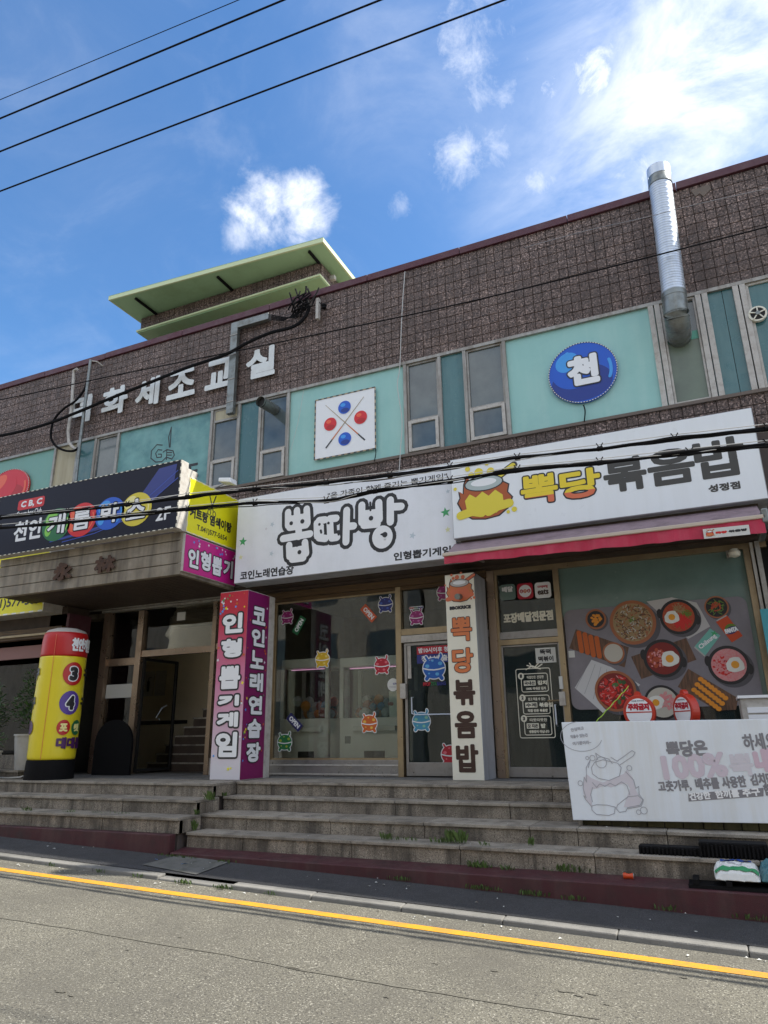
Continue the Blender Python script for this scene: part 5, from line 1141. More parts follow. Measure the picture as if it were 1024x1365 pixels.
# ================================================================== GLASS STICKERS
def sticker(px, py, h, base, spot, label, y=-.008, txt=None, cut=None, rot=0):
    p = S(px, py, y); t = thing('window_sticker', (p.x, y, p.z), label, 'sticker'); pl = local(faceY(y), p.x, p.z, rot); s = h * .54
    body = [(-.78, -.45), (-.80, .1), (-.62, .48), (-.3, .66), (.3, .66), (.62, .48), (.80, .1), (.78, -.45), (.5, -.72), (-.5, -.72)]
    def mk(gr, w, m, nm):
        o = MB(); flat(o, ell(0, -.02 * s, .86 * s + gr, .76 * s + gr, 32), pl, w)
        strokes(o, [[(-.42 * s, .5 * s), (-.62 * s, .82 * s)], [(.42 * s, .52 * s), (.60 * s, .84 * s), (.56 * s, .96 * s)]], .085 * s + gr, pl, w + .0002)
        strokes(o, [[(-.45 * s, -.58 * s), (-.60 * s, -.78 * s)], [(.45 * s, -.58 * s), (.60 * s, -.78 * s)]], .14 * s + gr, pl, w + .0012); return o.build(nm, m, t, fixn=False)
    mk(.075 * s, .001, 'wht', 'sticker_edge'); mk(0, .0035, base, 'sticker_body')
    o = MB(); strokes(o, [[(-.82 * s, -.02 * s), (-.4 * s, -.12 * s), (0, -.15 * s), (.4 * s, -.12 * s), (.82 * s, -.02 * s)]], .05 * s, pl, .006); o.build('sticker_band', 'wht', t, fixn=False)
    o = MB()
    for x, yv, r in ((-.52, .14, .17), (.50, .30, .17), (.25, -.46, .15), (-.1, .52, .09), (-.4, -.4, .08)): flat(o, ell(x * s, yv * s, r * s, r * s * .8, 12), pl, .0062)
    o.build('sticker_spot', spot, t)['kind'] = 'stuff'
    if txt:
        v = txt; h0, h1 = (.98 * s, 1.22 * s) if v > 0 else (-1.30 * s, -1.02 * s)
        if v > 0: flat(MB(), rrect(-.95 * s, .95 * s, h0 - .05 * s, h1 + .06 * s, .03), pl, .0015).build('name_strip', 'wht', t)
        w0, w1 = -.9 * s, .9 * s; d_ = (w1 - w0)
        for seg, m_, a_, b_ in (('PPOP', 's_red', 0, .33), ('TTA', 's_green', .34, .60), ('BANG', 's_navy', .61, 1)): lettering(seg, (w0 + d_ * a_, w0 + d_ * b_, h0, h1), pl, .003, m_, t, grow=.004 * (s / .25))
    return t
def k4(x, y): return (270 + x * .3418, 760 + y * .3418)
for (x, y, hh, m1, m2, lab, tx) in ((331, 183, .26, 's_mag', 'l_mag', 'magenta round bug sticker in the top left of the arcade window', 0), (714, 133, .28, 's_navy', 'l_navy', 'navy blue round bug sticker at the top right of the arcade window', 0),
    (468, 347, .29, 's_yel', 'l_yel', 'yellow round bug sticker in the middle of the arcade window', 0), (700, 371, .29, 's_red', 'l_red', 'red round bug sticker right of the yellow one on the arcade window', 0),
    (651, 596, .30, 's_orng', 'l_orng', 'orange round bug sticker low on the arcade window', 0), (321, 670, .30, 's_green', 'l_green', 'green round bug sticker in the lower left of the arcade window', 0),
    (835, 183, .26, 's_mag', 'l_mag', 'magenta bug sticker with a name strip above it on the fanlight over the arcade door', 1)):
    sticker(*k4(x, y), hh, m1, m2, lab, txt=tx)
for (x, y, hh, m1, m2, lab, tx) in ((903, 381, .40, 's_blue', 'l_blue', 'big blue bug sticker with coloured lettering under it on the arcade door', -1), (854, 588, .32, 's_lblue', 'l_lblue', 'pale blue round bug sticker low on the arcade door', 0),
    (968, 718, .32, 's_red', 'l_red', 'crimson bug sticker half hidden behind the cream pillar sign', 0)):
    sticker(*k4(x, y), hh, m1, m2, lab, y=-.012, txt=tx)
sticker(*k4(944, 85), .28, 's_mag', 'l_mag', 'magenta sticker half hidden at the top behind the cream pillar sign', txt=1)
for x, y, ang, m_, lab in ((377, 215, 58, 'glabel', 'tilted dark green OPEN sticker high on the arcade window'), (648, 168, -48, 'olabel', 'tilted orange OPEN sticker beside the navy bug sticker'), (359, 593, -42, 'nlabel', 'tilted navy OPEN sticker over the white claw machine cabinet')):
    p = S(*k4(x, y), -.008); t = thing('open_sticker', (p.x, -.008, p.z), lab, 'sticker'); pl = local(faceY(-.008), p.x, p.z, R(ang))
    flat(MB(), rrect(-.165, .165, -.07, .07, .01), pl, .002).build('sticker_body', m_, t); lettering('OPEN', (-.125, .125, -.042, .042), pl, .0035, 'wht', t, grow=.0045)
p = S(*k4(743, 447), -.008); t = thing('round_sticker', (p.x, -.008, p.z), 'small round white notice sticker at the right edge of the arcade window', 'sticker')
flat(MB(), ell(p.x, p.z, .10, .105, 30), faceY(-.008), .002).build('sticker_body', 'paper', t); lettering('CCTV', (p.x - .0, p.x + .07, p.z + .0, p.z + .03), faceY(-.008), .0035, 's_navy', t, grow=.002)
o_ = MB(); [flat(o_, rrect(p.x - .07, p.x + .05, p.z - .03 - k * .02, p.z - .025 - k * .02, .001), faceY(-.008), .0035) for k in range(2)]; o_.build('print_line', 'pgrey', t)['kind'] = 'stuff'
# age notice strips
t = thing('age_notice', (-3.8, -.012, 1.9), 'red and blue notice strips with white Korean text at the top of the arcade door', 'notice'); fd = faceY(-.008)
box('strip', 's_red', t, -4.28, -3.2, -.012, -.008, 1.875, 2.0); box('strip', 's_navy', t, -4.28, -3.2, -.0125, -.008, 1.73, 1.87)
lettering('밤10시이후 청소년 출입금지', (-4.25, -3.22, 1.895, 1.98), fd, .006, 'wht', t, grow=.003); lettering('청소년 출입가능업소', (-4.20, -3.22, 1.755, 1.85), fd, .007, 'wht', t, grow=.003)

# takeaway door graphics
t = thing('delivery_app_stickers', (-2.4, -.01, 2.6), 'three rounded app stickers and cream Korean lettering on the fanlight over the takeaway door', 'stickers'); fd = faceY(-.004)
K7p = lambda x, y: (650 + x * .21978, 740 + y * .21978)
for i, (x, m_) in enumerate(((122, 'winfilm'), (228, 's_red'), (336, 'wht'))):
    p = S(*K7p(x, (225, 218, 212)[i]), -.004); s_ = .125; flat(MB(), rrect(p.x - s_, p.x + s_, p.z - s_, p.z + s_, .045), fd, .002).build('app_sticker', m_, t)
    if i == 0: lettering('배달', (p.x - .09, p.x + .09, p.z + .0, p.z + .09), fd, .004, 'wht', t, grow=.006)
    if i == 1:
        flat(MB(), ell(p.x, p.z, .098, .098, 28), fd, .0035).build('sticker_disc', 'wht', t)
        for k, (ch, mm) in enumerate((('요', 's_red'), ('기', 's_orng'), ('요', 's_red'))): flat(MB(), ell(p.x - .058 + k * .058, p.z, .028, .03, 14), fd, .005).build('sticker_dot', mm, t); lettering(ch, (p.x - .073 + k * .058, p.x - .043 + k * .058, p.z - .017, p.z + .017), fd, .0065, 'wht', t, grow=.001)
    if i == 2: lettering('eats', (p.x - .085, p.x + .085, p.z - .07, p.z + .01), fd, .0035, 'brownink', t, grow=.005); lettering('coupang', (p.x - .08, p.x + .08, p.z + .03, p.z + .075), fd, .0035, 's_red', t, grow=.002)
lettering('포장배달전문점', (-2.80, -2.02, 2.27, 2.43), fd, .002, 'cream_sheet', t, grow=.008)
t = thing('paper_notice', (-2.2, -.01, 1.75), 'white sheet of paper with handwritten Korean taped on the takeaway door', 'notice')
a = S(*K7p(300, 605), -.008); b = S(*K7p(427, 510), -.008)
MB().box(-2.335, -2.03, -.014, -.010, 1.635, 1.86).build('sheet', 'paper', t); lettering('뚝떡', (-2.27, -2.10, 1.76, 1.84), faceY(-.014), .002, 'ink', t, grow=.004); lettering('떡볶이', (-2.30, -2.07, 1.655, 1.735), faceY(-.014), .002, 'ink', t, grow=.004)
t = thing('menu_decal', (-2.4, -.01, 1.1), 'white outlined three step menu decal with a bow on the takeaway door', 'decal'); fd = faceY(-.006)
def rline(mb, u0, u1, v0, v1, r, w): P = rrect(u0, u1, v0, v1, r); strokes(mb, [P + [P[0]]], .0055, fd, w)
U0, U1, W0, W1 = -2.66, -2.14, .56, 1.56
o_ = MB(); rline(o_, U0, U1, W0, W1, .03, .002)
for z in (1.22, .90, .60): rline(o_, U0 + .075, U1 - .045, z - .0, z + .265, .03, .002)
strokes(o_, [[(-2.50, 1.55), (-2.40, 1.60), (-2.33, 1.57), (-2.25, 1.62)], [(-2.48, 1.61), (-2.40, 1.585), (-2.28, 1.55)], [(-2.36, 1.58), (-2.30, 1.64)], [(-2.40, 1.58), (-2.44, 1.64)]], .008, fd, .003); o_.build('outline', 'cream_sheet', t, fixn=False)['kind'] = 'stuff'
for z, n_, l1, l2, l2b, l3 in ((1.22, '1', '직접만든 건강한', '국내산', '김치', '100% 국내산 김치'), (.90, '2', '믿고 먹을 수 있는', '수제', '볶음밥', '직접 만든 볶음밥'), (.60, '3', '따뜻따뜻한', '갓 지은', '밥', '냉동밥이 아닙니다')):
    flat(MB(), ell(-2.585, z + .235, .047, .05, 20), fd, .0035).build('number_disc', 'cream_sheet', t); lettering(n_, (-2.603, -2.567, z + .21, z + .262), fd, .006, 'ink', t, grow=.004)
    lettering(l1, (-2.50, -2.24, z + .19, z + .235), fd, .003, 'cream_sheet', t, grow=.0012)
    flat(MB(), rrect(-2.55, -2.37, z + .09, z + .165, .006), fd, .003).build('word_box', 'cream_sheet', t); lettering(l2, (-2.54, -2.38, z + .10, z + .155), fd, .0045, 'ink', t, grow=.003); lettering(l2b, (-2.34, -2.34 + .07 * len(l2b), z + .095, z + .16), fd, .003, 'cream_sheet', t, grow=.004)
    lettering(l3, (-2.52, -2.22, z + .025, z + .068), fd, .003, 'cream_sheet', t, grow=.002)

# ================================================================== INSIDE THE ARCADE
def claw(x, y, w, d, lab, m='cabinet'):
    t = thing('claw_machine', (x + w / 2, y + d / 2, 0), lab, 'claw machine'); h = 1.95
    f = MB(); f.box(x, x + w, y, y + d, 0.02, .92); f.build('cabinet', m, t, bevel=.02)
    box('top_box', m, t, x, x + w, y, y + d, h - .16, h, bevel=.015)
    for a, b in ((x, y), (x + w - .07, y), (x, y + d - .07), (x + w - .07, y + d - .07)): box('corner_post', m, t, a, a + .07, b, b + .07, .92, h - .16)
    box('pane', 'g_case', t, x + .07, x + w - .07, y + .02, y + .026, .92, h - .16); box('back_panel', 'dark', t, x + .07, x + w - .07, y + d - .03, y + d - .01, .92, h - .16)
    box('light_tube', 'led', t, x + .15, x + w - .15, y + .10, y + .12, h - .19, h - .175)
    box('control_shelf', m, t, x + .3, x + w - .1, y - .10, y - .002, .70, .78, bevel=.01); box('prize_door', 'dark', t, x + w * .4, x + w * .72, y - .006, y - .001, .12, .38); box('coin_slot', 'galv2', t, x + .12, x + .22, y - .02, y - .001, .5, .62)
    rr = random.Random(int(x * 10))
    for k in range(26):
        px_, py_ = rr.uniform(x + .16, x + w - .16), rr.uniform(y + .1, y + d - .15); r = rr.uniform(.06, .10); z = .93 + r + rr.choice([0, 0, .11, .2])
        MB().lathe((px_, py_, z), [(.01, -r), (r * .6, -r * .8), (r, 0), (r * .7, r * .7), (.01, r)], 10).build('plush_toy', rr.choice(['plush_a', 'plush_a', 'plush_b', 'plush_c', 'orange']), t, smooth=True)
claw(-7.0, .18, .98, .8, 'white claw machine full of plush toys at the left end of the arcade window')
claw(-5.95, .45, 1.2, .8, 'white claw machine in the middle of the arcade behind the glass')
t = thing('change_cabinet', (-4.85, .7, 0), 'tall pale cabinet standing inside the arcade by the door', 'cabinet'); box('body', 'cabinet', t, -5.02, -4.60, .5, .95, .01, 1.35, bevel=.01); box('keyhole_plate', 'galv2', t, -4.88, -4.80, .494, .499, .78, .88); box('hinge', 'galv2', t, -4.63, -4.62, .494, .499, .5, .62)
t = thing('wall_poster', (-5.2, 3.1, 1.2), 'pale poster on the back wall of the arcade', 'poster'); box('sheet', 'lgrey', t, -6.9, -4.6, 3.17, 3.19, 1.0, 1.9); lettering('한식쌈밥 저녁마다', (-6.5, -5.0, 1.25, 1.5), faceY(3.17), .004, 'ink', t, grow=.012)

# ================================================================== INFLATABLE COLUMN
bc = SZ(66, 1040, 0); bcx, bcy = -10.22, -1.75; br = .385
p = S(65, 1037, bcy); bcx = p.x
ic = thing('inflatable_sign_column', (bcx, bcy, 0), 'tall yellow and red inflatable advertising column with numbers 3 and 4 beside the stair entrance', 'inflatable')
MB().lathe((bcx, bcy, 0), [(br * 1.0, 0), (br * 1.01, .02), (br * .98, .30), (br * .9, .315)], 40).build('base_tub', 'blackp', ic, smooth=True)
ys_ = MB().lathe((bcx, bcy, 0), [(br * .94, .31), (br * .965, .34)] + [(br * (.975 + .025 * math.sin(math.pi * k / 26)), .37 + 1.6 * k / 26) for k in range(27)] + [(br * .97, 1.995)], 60).build('yellow_sleeve', 'fcy', ic, smooth='all')
MB().lathe((bcx, bcy, 0), [(br * .97, 1.997), (br * .985, 2.03), (br * .985, 2.1), (br * .98, 2.2), (br * .965, 2.3), (br * .94, 2.37), (br * .90, 2.41)], 60).build('red_sleeve', 'fred', ic, smooth='all')
MB().lathe((bcx, bcy, 0), [(br * .90, 2.41), (br * .82, 2.455), (br * .5, 2.50), (.02, 2.52)], 40).build('cap', 'fcap', ic, smooth=True)
vang = math.atan2(CAM.y - bcy, CAM.x - bcx)     # angle that faces the camera
def crumple(o, amp, seed):
    rr = random.Random(seed)
    for v in o.data.vertices:
        a = math.atan2(v.co.y - bcy, v.co.x - bcx); k = 1 + amp * (math.sin(a * 5 + v.co.z * 3 + seed) * .5 + math.sin(a * 11 - v.co.z * 5) * .3 + math.sin(v.co.z * 19 + a * 2) * .3)
        v.co.x = bcx + (v.co.x - bcx) * k; v.co.y = bcy + (v.co.y - bcy) * k
def cyl(u, v, w): a = vang + u / br; return (bcx + (br + .007 + w) * math.cos(a), bcy + (br + .007 + w) * math.sin(a), v)
def disc_cyl(u, v, r, m, nm='printed_disc'): 
    o = MB(); vs_ = [cyl(a, b, .003) for q in (.2, .4, .6, .8, 1.0) for a, b in ell(u, v, r * q, r * 1.12 * q, 24)]; o.add(vs_, [tuple(range(24))] + [(j * 24 + i, j * 24 + (i + 1) % 24, j * 24 + 24 + (i + 1) % 24, j * 24 + 24 + i) for j in range(4) for i in range(24)]); o.build(nm, m, ic, fixn=False)
crumple(ys_, .008, 1)
for k, (ch, m_, z) in enumerate((('3', 'fred', 1.70), ('4', 'violet', 1.22))):
    disc_cyl(.19, z, .175, m_); write(MB(), ch, (.125, .265, z - .115, z + .115), cyl, .006, .04, inset=.02).build('digit_outline', 'wht', ic, fixn=False); write(MB(), ch, (.125, .265, z - .115, z + .115), cyl, .009, .022, inset=.02).build('digit', 'ink', ic, fixn=False)
    for u in (.40, -.62): lettering('구', (u + .02, u + .20, z - .10, z + .10), cyl, .003, 'ink', ic, grow=.016)
disc_cyl(.13, .82, .11, 'fred'); disc_cyl(.375, .82, .11, 'glabel'); lettering('포', (.065, .195, .755, .885), cyl, .006, 'yelll', ic, grow=.010); lettering('켓', (.31, .44, .755, .885), cyl, .006, 'yelll', ic, grow=.010); disc_cyl(-.5, .82, .10, 'dkviolet')
lettering('대대룸', (.04, .56, .48, .665), cyl, .004, 'dkviolet', ic, grow=.013)
lettering('천안캐롬', (.10, .56, 2.08, 2.31), cyl, .004, 'wht', ic, grow=.011)
MB().tube([cyl(-.16, .32 + k * .12, .0) for k in range(18)], .004, 5).build('seam', 'logoo', ic)
cb = thing('power_cord', (-11.4, -1.7, 0), 'white power cord trailing from the inflatable column across the landing', 'cable'); cb2 = MB().tube([(bcx - .36, bcy, .12), (bcx - .55, bcy - .1, .03), (bcx - .9, bcy - .05, .012), (bcx - 1.6, bcy + .1, .012), (bcx - 2.6, bcy + .05, .012)], .012, 8).build('cord', 'wirew', cb, smooth=True)
# chair-back like dark board by the entrance
cbk = thing('black_board', (-10.5, -.6, 0), 'rounded black board leaning in the shade between the column and the entrance', 'board')
P = [(-10.62, 0), (-9.72, 0)] + ell(-10.17, .55, .45, .42, 20, 0, math.pi); MB().prism(P, faceY(-.45), 0, .05).build('panel', 'blackp', cbk)
bpx = thing('planter_bench', (-12.2, -1.5, 0), 'low granite kerb carrying the white plant pots at the left edge', 'bench'); box('block', 'granite', bpx, -14, -11.02, -1.75, -1.1, -.0, .10, bevel=.01); box('top', 'granite_top', bpx, -14, -11.0, -1.77, -1.1, .10, .13)
def leafcloud(mb, c, rx, ry, rz, n, l, seed, up_=.3):
    rr = random.Random(seed)
    for i in range(n):
        a = rr.uniform(0, 6.28); b = rr.uniform(-1, 1); q = rr.random() ** .4
        o = Vector((c[0] + rx * q * math.cos(a) * math.sqrt(1 - b * b), c[1] + ry * q * math.sin(a) * math.sqrt(1 - b * b), c[2] + rz * q * b))
        d = Vector((math.cos(a), math.sin(a), rr.uniform(-.5, 1) * 1)).normalized(); s = d.cross(Vector((rr.uniform(-.3, .3), rr.uniform(-.3, .3), 1))).normalized(); L_ = l * rr.uniform(.6, 1.3)
        mb.add([o, o + d * L_ * .5 + s * L_ * .22 + Vector((0, 0, .1 * L_)), o + d * L_, o + d * L_ * .5 - s * L_ * .22 + Vector((0, 0, .1 * L_))], [(0, 1, 2, 3)])
    return mb
def pot(cx, cy, z, r0, r1, h, label, foliage, ribs=False):
    t = thing('potted_plant', (cx, cy, z), label, 'plant')
    MB().lathe((cx, cy, z), [(r0, 0), (r0 + .003, .01), (r1, h - .03), (r1 + .015, h - .03), (r1 + .015, h), (r1 - .02, h), (r1 - .03, h - .05)], 28).build('pot', 'pot', t, smooth=True)
    MB().lathe((cx, cy, z), [(r1 - .03, h - .05), (.01, h - .04)], 20).build('soil', 'soil', t)
    if ribs:
        for k in range(7): MB().lathe((cx, cy, z), [(r0 + (r1 - r0) * k / 7 + .004, .03 + h * k / 8), (r0 + (r1 - r0) * k / 7 + .014, .045 + h * k / 8), (r0 + (r1 - r0) * k / 7 + .004, .06 + h * k / 8)], 28).build('rib', 'pot', t, smooth=True)
    foliage(t, cx, cy, z + h); return t
def fol_bush(t, cx, cy, z):
    MB().tube([(cx, cy, z - .1), (cx + .03, cy, z + .3), (cx, cy, z + .7)], [.02, .015, .008], 7).build('stem', 'pwood', t)
    o = MB(); leafcloud(o, (cx, cy, z + .45), .36, .3, .40, 650, .085, 5); leafcloud(o, (cx - .05, cy, z + .85), .2, .2, .3, 200, .08, 6); o.build('foliage', 'leaf', t, fixn=False)
def fol_blade(t, cx, cy, z):
    rr = random.Random(4); o = MB()
    for i in range(22):
        a = rr.uniform(0, 6.28); h = rr.uniform(.5, 1.25); s = rr.uniform(.05, .22); w = .022
        pts = [Vector((cx + math.cos(a) * s * k * k, cy + math.sin(a) * s * k * k, z - .04 + h * k)) for k in (0, .35, .7, 1)]
        d = Vector((-math.sin(a), math.cos(a), 0)) * w
        for k in range(3):
            w0, w1 = (1 - k / 3.2), (1 - (k + 1) / 3.2); o.add([pts[k] - d * w0, pts[k] + d * w0, pts[k + 1] + d * w1, pts[k + 1] - d * w1], [(0, 1, 2, 3)])
    leafcloud(o, (cx, cy, z + .18), .22, .2, .2, 220, .07, 9); o.build('foliage', 'leaf', t, fixn=False)
pot(-11.50, -2.0, .0, .15, .205, .46, 'tapered white ribbed plant pot with upright blade leaves at the left edge', fol_blade, True)
pot(-11.22, -1.45, .13, .17, .24, .60, 'tall square-rimmed white plant pot with a dark bushy plant beside the inflatable column', fol_bush)
pot(-12.3, -1.5, .13, .16, .22, .5, 'bushy potted plant behind the ribbed pot, cut by the left edge', fol_bush)

# ================================================================== RED NO-PARKING STANDS, ROPE, BOXES behind the banner
def stand(px, py, rot, lab):
    y = -1.75; p = S(px, py, y); t = thing('no_parking_stand', (p.x, y, 0), lab, 'sign'); c, s = math.cos(rot), math.sin(rot)
    def pl(u, v, w): return (p.x + u * c + w * s, y + u * s - w * c, v)
    cz = .84; P = ell(0, cz, .180, .195, 32, R(-62), R(242)); P += [(-.10, cz - .22), (-.11, .45), (-.16, .08), (-.22, .0), (.22, 0), (.16, .08), (.11, .45), (.10, cz - .22)]
    MB().prism(P, pl, -.05, .05).build('body', 'barrel', t, bevel=.008)
    MB().prism(ell(0, cz + .195, .04, .045, 12), pl, -.03, .03).build('top_knob', 'barrel', t)
    flat(MB(), ell(0, cz, .145, .155, 32), pl, .054).build('disc', 'wht', t); flat(MB(), [(-.144, cz - .008), (.144, cz - .008), (.144, cz + .005), (-.144, cz + .005)], pl, .056).build('bar', 'barrel', t)
    lettering('주차금지', (-.12, .12, cz + .02, cz + .10), pl, .057, 's_red', t, grow=.006); lettering('이곳은 주차구역', (-.07, .07, cz + .118, cz + .135), pl, .057, 'pgrey', t, grow=.001)
stand(852, 942, R(-4), 'red round no parking stand with white face, the left one behind the banner'); stand(914, 940, R(-52), 'red round no parking stand turned sideways, the right one behind the banner')
rp = thing('green_rope', (-.9, -1.8, .8), 'thin lime green rope stretched from the no parking stand down to the banner', 'rope'); a = S(795, 962, -2.1); b = S(838, 915, -1.8)
o_ = MB(); pts = [(a.x + (b.x - a.x) * k / 14, -2.1 + .3 * k / 14, a.z + (b.z - a.z) * k / 14 + .006 * math.sin(k * 1.9)) for k in range(15)]; o_.tube(pts, .005, 6); o_.build('rope', 'rope', rp)
wb = thing('white_cabinet', (.4, -1.7, 0), 'white drawer cabinet behind the banner at the right edge', 'cabinet'); a = S(986, 931, -1.7)
box('body', 'alu_white', wb, a.x, a.x + 1.2, -1.70, -1.1, 0, a.z, bevel=.01); box('top', 'wht', wb, a.x - .02, a.x + 1.22, -1.73, -1.1, a.z, a.z + .03); box('drawer', 'wht', wb, a.x + .06, a.x + 1.1, -1.715, -1.702, a.z - .16, a.z - .10); box('drawer', 'wht', wb, a.x + .06, a.x + 1.1, -1.715, -1.702, a.z - .26, a.z - .18)
ts = thing('teal_sign_board', (1.3, -.3, 1.8), 'teal sign board with white marks at the right edge under the awning', 'sign'); a = S(1013, 812, -.4); b = S(1024, 890, -.4); box('panel', 'tealsign', ts, a.x, a.x + .8, -.4, -.36, b.z, a.z); lettering('시간', (a.x + .06, a.x + .35, a.z - .35, a.z - .15), faceY(-.4), .003, 'wht', ts, grow=.01)
fi = thing('smoke_alarm', (.5, -.1, 2.9), 'cream alarm bell hanging under the awning in the corner of the takeaway window', 'alarm'); p = S(979, 738, -.12); MB().lathe((p.x, -.14, p.z - .06), [(.02, -.0), (.07, .02), (.08, .07), (.05, .12), (.02, .13)], 16).build('bell', 'cream_sheet', fi, smooth=True); box('bracket', 'alu', fi, p.x - .10, p.x - .04, -.10, -.02, p.z - .04, p.z + .06)

# ================================================================== DUCT, PIPES, CONDUITS
du = thing('exhaust_duct', (.3, -.95, 6), 'shiny ribbed galvanised exhaust duct rising from the window past the roof edge', 'duct')
R0 = .165; Yd = -.95
pa = Vector((S(902, 420, Yd).x, Yd, 6.48)); pb = Vector((S(877, 240, Yd).x + .03, Yd, 8.98))
seg = MB(); n = 46; path = []; rr_ = []
for k in range(n * 2 + 1):
    t_ = k / (n * 2); path.append(pa.lerp(pb, .10 + t_ * .80)); rr_.append(R0 + (.004 if k % 4 == 0 else 0))
seg.tube(path, rr_, 28); seg.build('ribbed_pipe', 'galv', du, smooth='all')
rg = MB()
for k in range(44):
    q = .125 + k * .0176; rg.tube([pa.lerp(pb, q), pa.lerp(pb, q + .0018)], R0 + .0062, 26, cap=False)
rg.build('pipe_seam', 'galv2', du, smooth='all', kind='stuff')
MB().tube([pa.lerp(pb, .899), pa.lerp(pb, .90), pa.lerp(pb, .955), pa.lerp(pb, .96)], [R0, R0 + .012, R0 + .012, R0 + .004], 28).build('collar', 'galv2', du, smooth=True)
MB().tube([pa.lerp(pb, .96), pa.lerp(pb, 1.03)], R0 + .010, 28, cap=False).build('outlet', 'galv', du, smooth=True); MB().tube([pa.lerp(pb, 1.0), pa.lerp(pb, 1.005)], R0 - .005, 28).build('outlet_mesh', 'dark', du)
MB().tube([pa.lerp(pb, .085), pa.lerp(pb, .09), pa.lerp(pb, .12), pa.lerp(pb, .125)], [R0, R0 + .011, R0 + .011, R0], 28).build('collar', 'galv2', du, smooth=True)
el = [pa.lerp(pb, .10)]; c0 = pa + Vector((0, 0, .0))
for k in range(7): a_ = k / 6 * math.pi / 2; el.append(Vector((c0.x, Yd + .30 * (1 - math.cos(a_)), c0.z + .05 - .26 * math.sin(a_) + .0)))
el.append(Vector((c0.x, FY + .05, el[-1].z)))
MB().tube(el, R0 + .006, 20).build('elbow', 'galv2', du, smooth=True)
for k in range(2, 8): MB().tube([el[k] + (el[k] - el[k - 1]).normalized() * -.006, el[k] + (el[k] - el[k - 1]).normalized() * .006], R0 + .013, 20).build('elbow_seam', 'galv2', du)
sp = thing('vent_pipe', (-6.8, -.8, 6.5), 'short dull metal vent pipe poking out of the window left of the billiards board', 'pipe'); a = S(347, 535, -1.05); b = S(366, 546, -.6); MB().tube([(a.x, -1.05, a.z), (b.x, -.58, b.z)], .10, 20, cap=False).build('pipe', 'galv2', sp, smooth=True); MB().tube([(a.x + .01, -1.0, a.z - .005), (a.x + .012, -.99, a.z - .006)], .096, 20).build('bore', 'dark', sp)
fn = thing('extractor_fan', (1.2, -.6, 6.3), 'round cream extractor fan set in the dark window at the right edge', 'fan'); p = S(1010, 420, FY); o_ = MB(); o_.tube([(p.x, FY - .0, p.z), (p.x, FY - .05, p.z)], .12, 28); o_.build('housing', 'cream_sheet', fn, smooth=True); MB().tube([(p.x, FY - .051, p.z), (p.x, FY - .053, p.z)], .095, 28).build('opening', 'dark', fn)
MB().tube([(p.x, FY - .054, p.z), (p.x, FY - .075, p.z)], .032, 16).build('hub', 'galv2', fn)
for k in range(5): a_ = k * 1.2566 + .3; MB().bar((p.x + .03 * math.cos(a_), FY - .06, p.z + .03 * math.sin(a_)), (p.x + .11 * math.cos(a_), FY - .06, p.z + .11 * math.sin(a_)), .016, .01, (0, 1, 0)).build('spoke', 'cream_sheet', fn)
gc = thing('cable_conduit', (-7.8, -.68, 7.7), 'square grey cable trunking running up the tiles and turning right under the roof edge', 'conduit')
MB().box(-7.88, -7.72, -.74, -.645, 6.66, 8.70).build('vertical_trunk', 'galv2', gc, bevel=.006); MB().box(-7.88, -6.98, -.741, -.645, 8.56, 8.705).build('horizontal_trunk', 'galv2', gc, bevel=.006)
for z in (6.9, 7.4, 7.95, 8.4): MB().box(-7.89, -7.71, -.748, -.742, z, z + .02).build('joint', 'alu', gc)
wc = thing('white_conduit', (-12.4, -.7, 7.8), 'dirty white pipe bending over the roof edge and down beside the first wall letter', 'pipe')
q = [(103, 492, -.75), (99, 494, -.72), (98, 505, -.70), (96, 540, -.70), (91, 575, -.70), (92, 590, -.70), (97, 596, -.69), (103, 600, -.68)]; MB().tube([tuple(S(x, y, yy)) for x, y, yy in q], .035, 10).build('pipe', 'alu_white', wc, smooth=True)
mp = thing('antenna_pole', (-11.7, -.8, 7.5), 'thin metal pole standing in front of the tiled wall by the first letter', 'pole'); a = S(105, 605, -.8); b = S(121, 480, -.8); c = S(96, 690, -.8); MB().tube([(c.x, -.8, c.z), (a.x, -.8, a.z), (b.x, -.8, b.z)], [.035, .034, .032], 10).build('pole', 'galv2', mp, smooth=True)
o_ = MB(); o_.tube([(b.x, -.8, b.z - .02), (b.x + .12, -.72, b.z - .03), (b.x + .2, -.5, b.z - .12)], .015, 6); o_.build('bracket', 'alu_white', mp)

# ================================================================== CABLES
def cable(name, pts, r, label, m='cable', n=7, extra=None, sag=0, cat='cable'):
    t = thing(name, pts[len(pts) // 2], label, cat)
    P = [Vector(p) for p in pts]
    if len(P) > 2:       # smooth curve through the points
        Q = []
        for i in range(len(P) - 1):
            p0, p1, p2, p3 = P[max(i - 1, 0)], P[i], P[i + 1], P[min(i + 2, len(P) - 1)]
            for k in range(8):
                s = k / 8; Q.append(.5 * ((2 * p1) + (p2 - p0) * s + (2 * p0 - 5 * p1 + 4 * p2 - p3) * s * s + (3 * p1 - p0 - 3 * p2 + p3) * s ** 3))
        Q.append(P[-1]); P = Q
    MB().tube(P, r, n).build('cable', m, t, smooth=True); return t, P
def sky_wire(y0, x1, z, r, lab):
    a = SZ(0, y0, z); b = SZ(x1, 0, z); d = (b - a); A = a - d * 2.6; B = b + d * 2.2; B2 = [A + (B - A) * (k / 12) - Vector((0, 0, 0)) for k in range(13)]
    ta = 2.6 / 5.8
    cable('overhead_wire', B2, r, lab, cat='wire')
sky_wire(133, 318, 10.6, .006, 'thinnest overhead wire, topmost of the four against the blue sky')
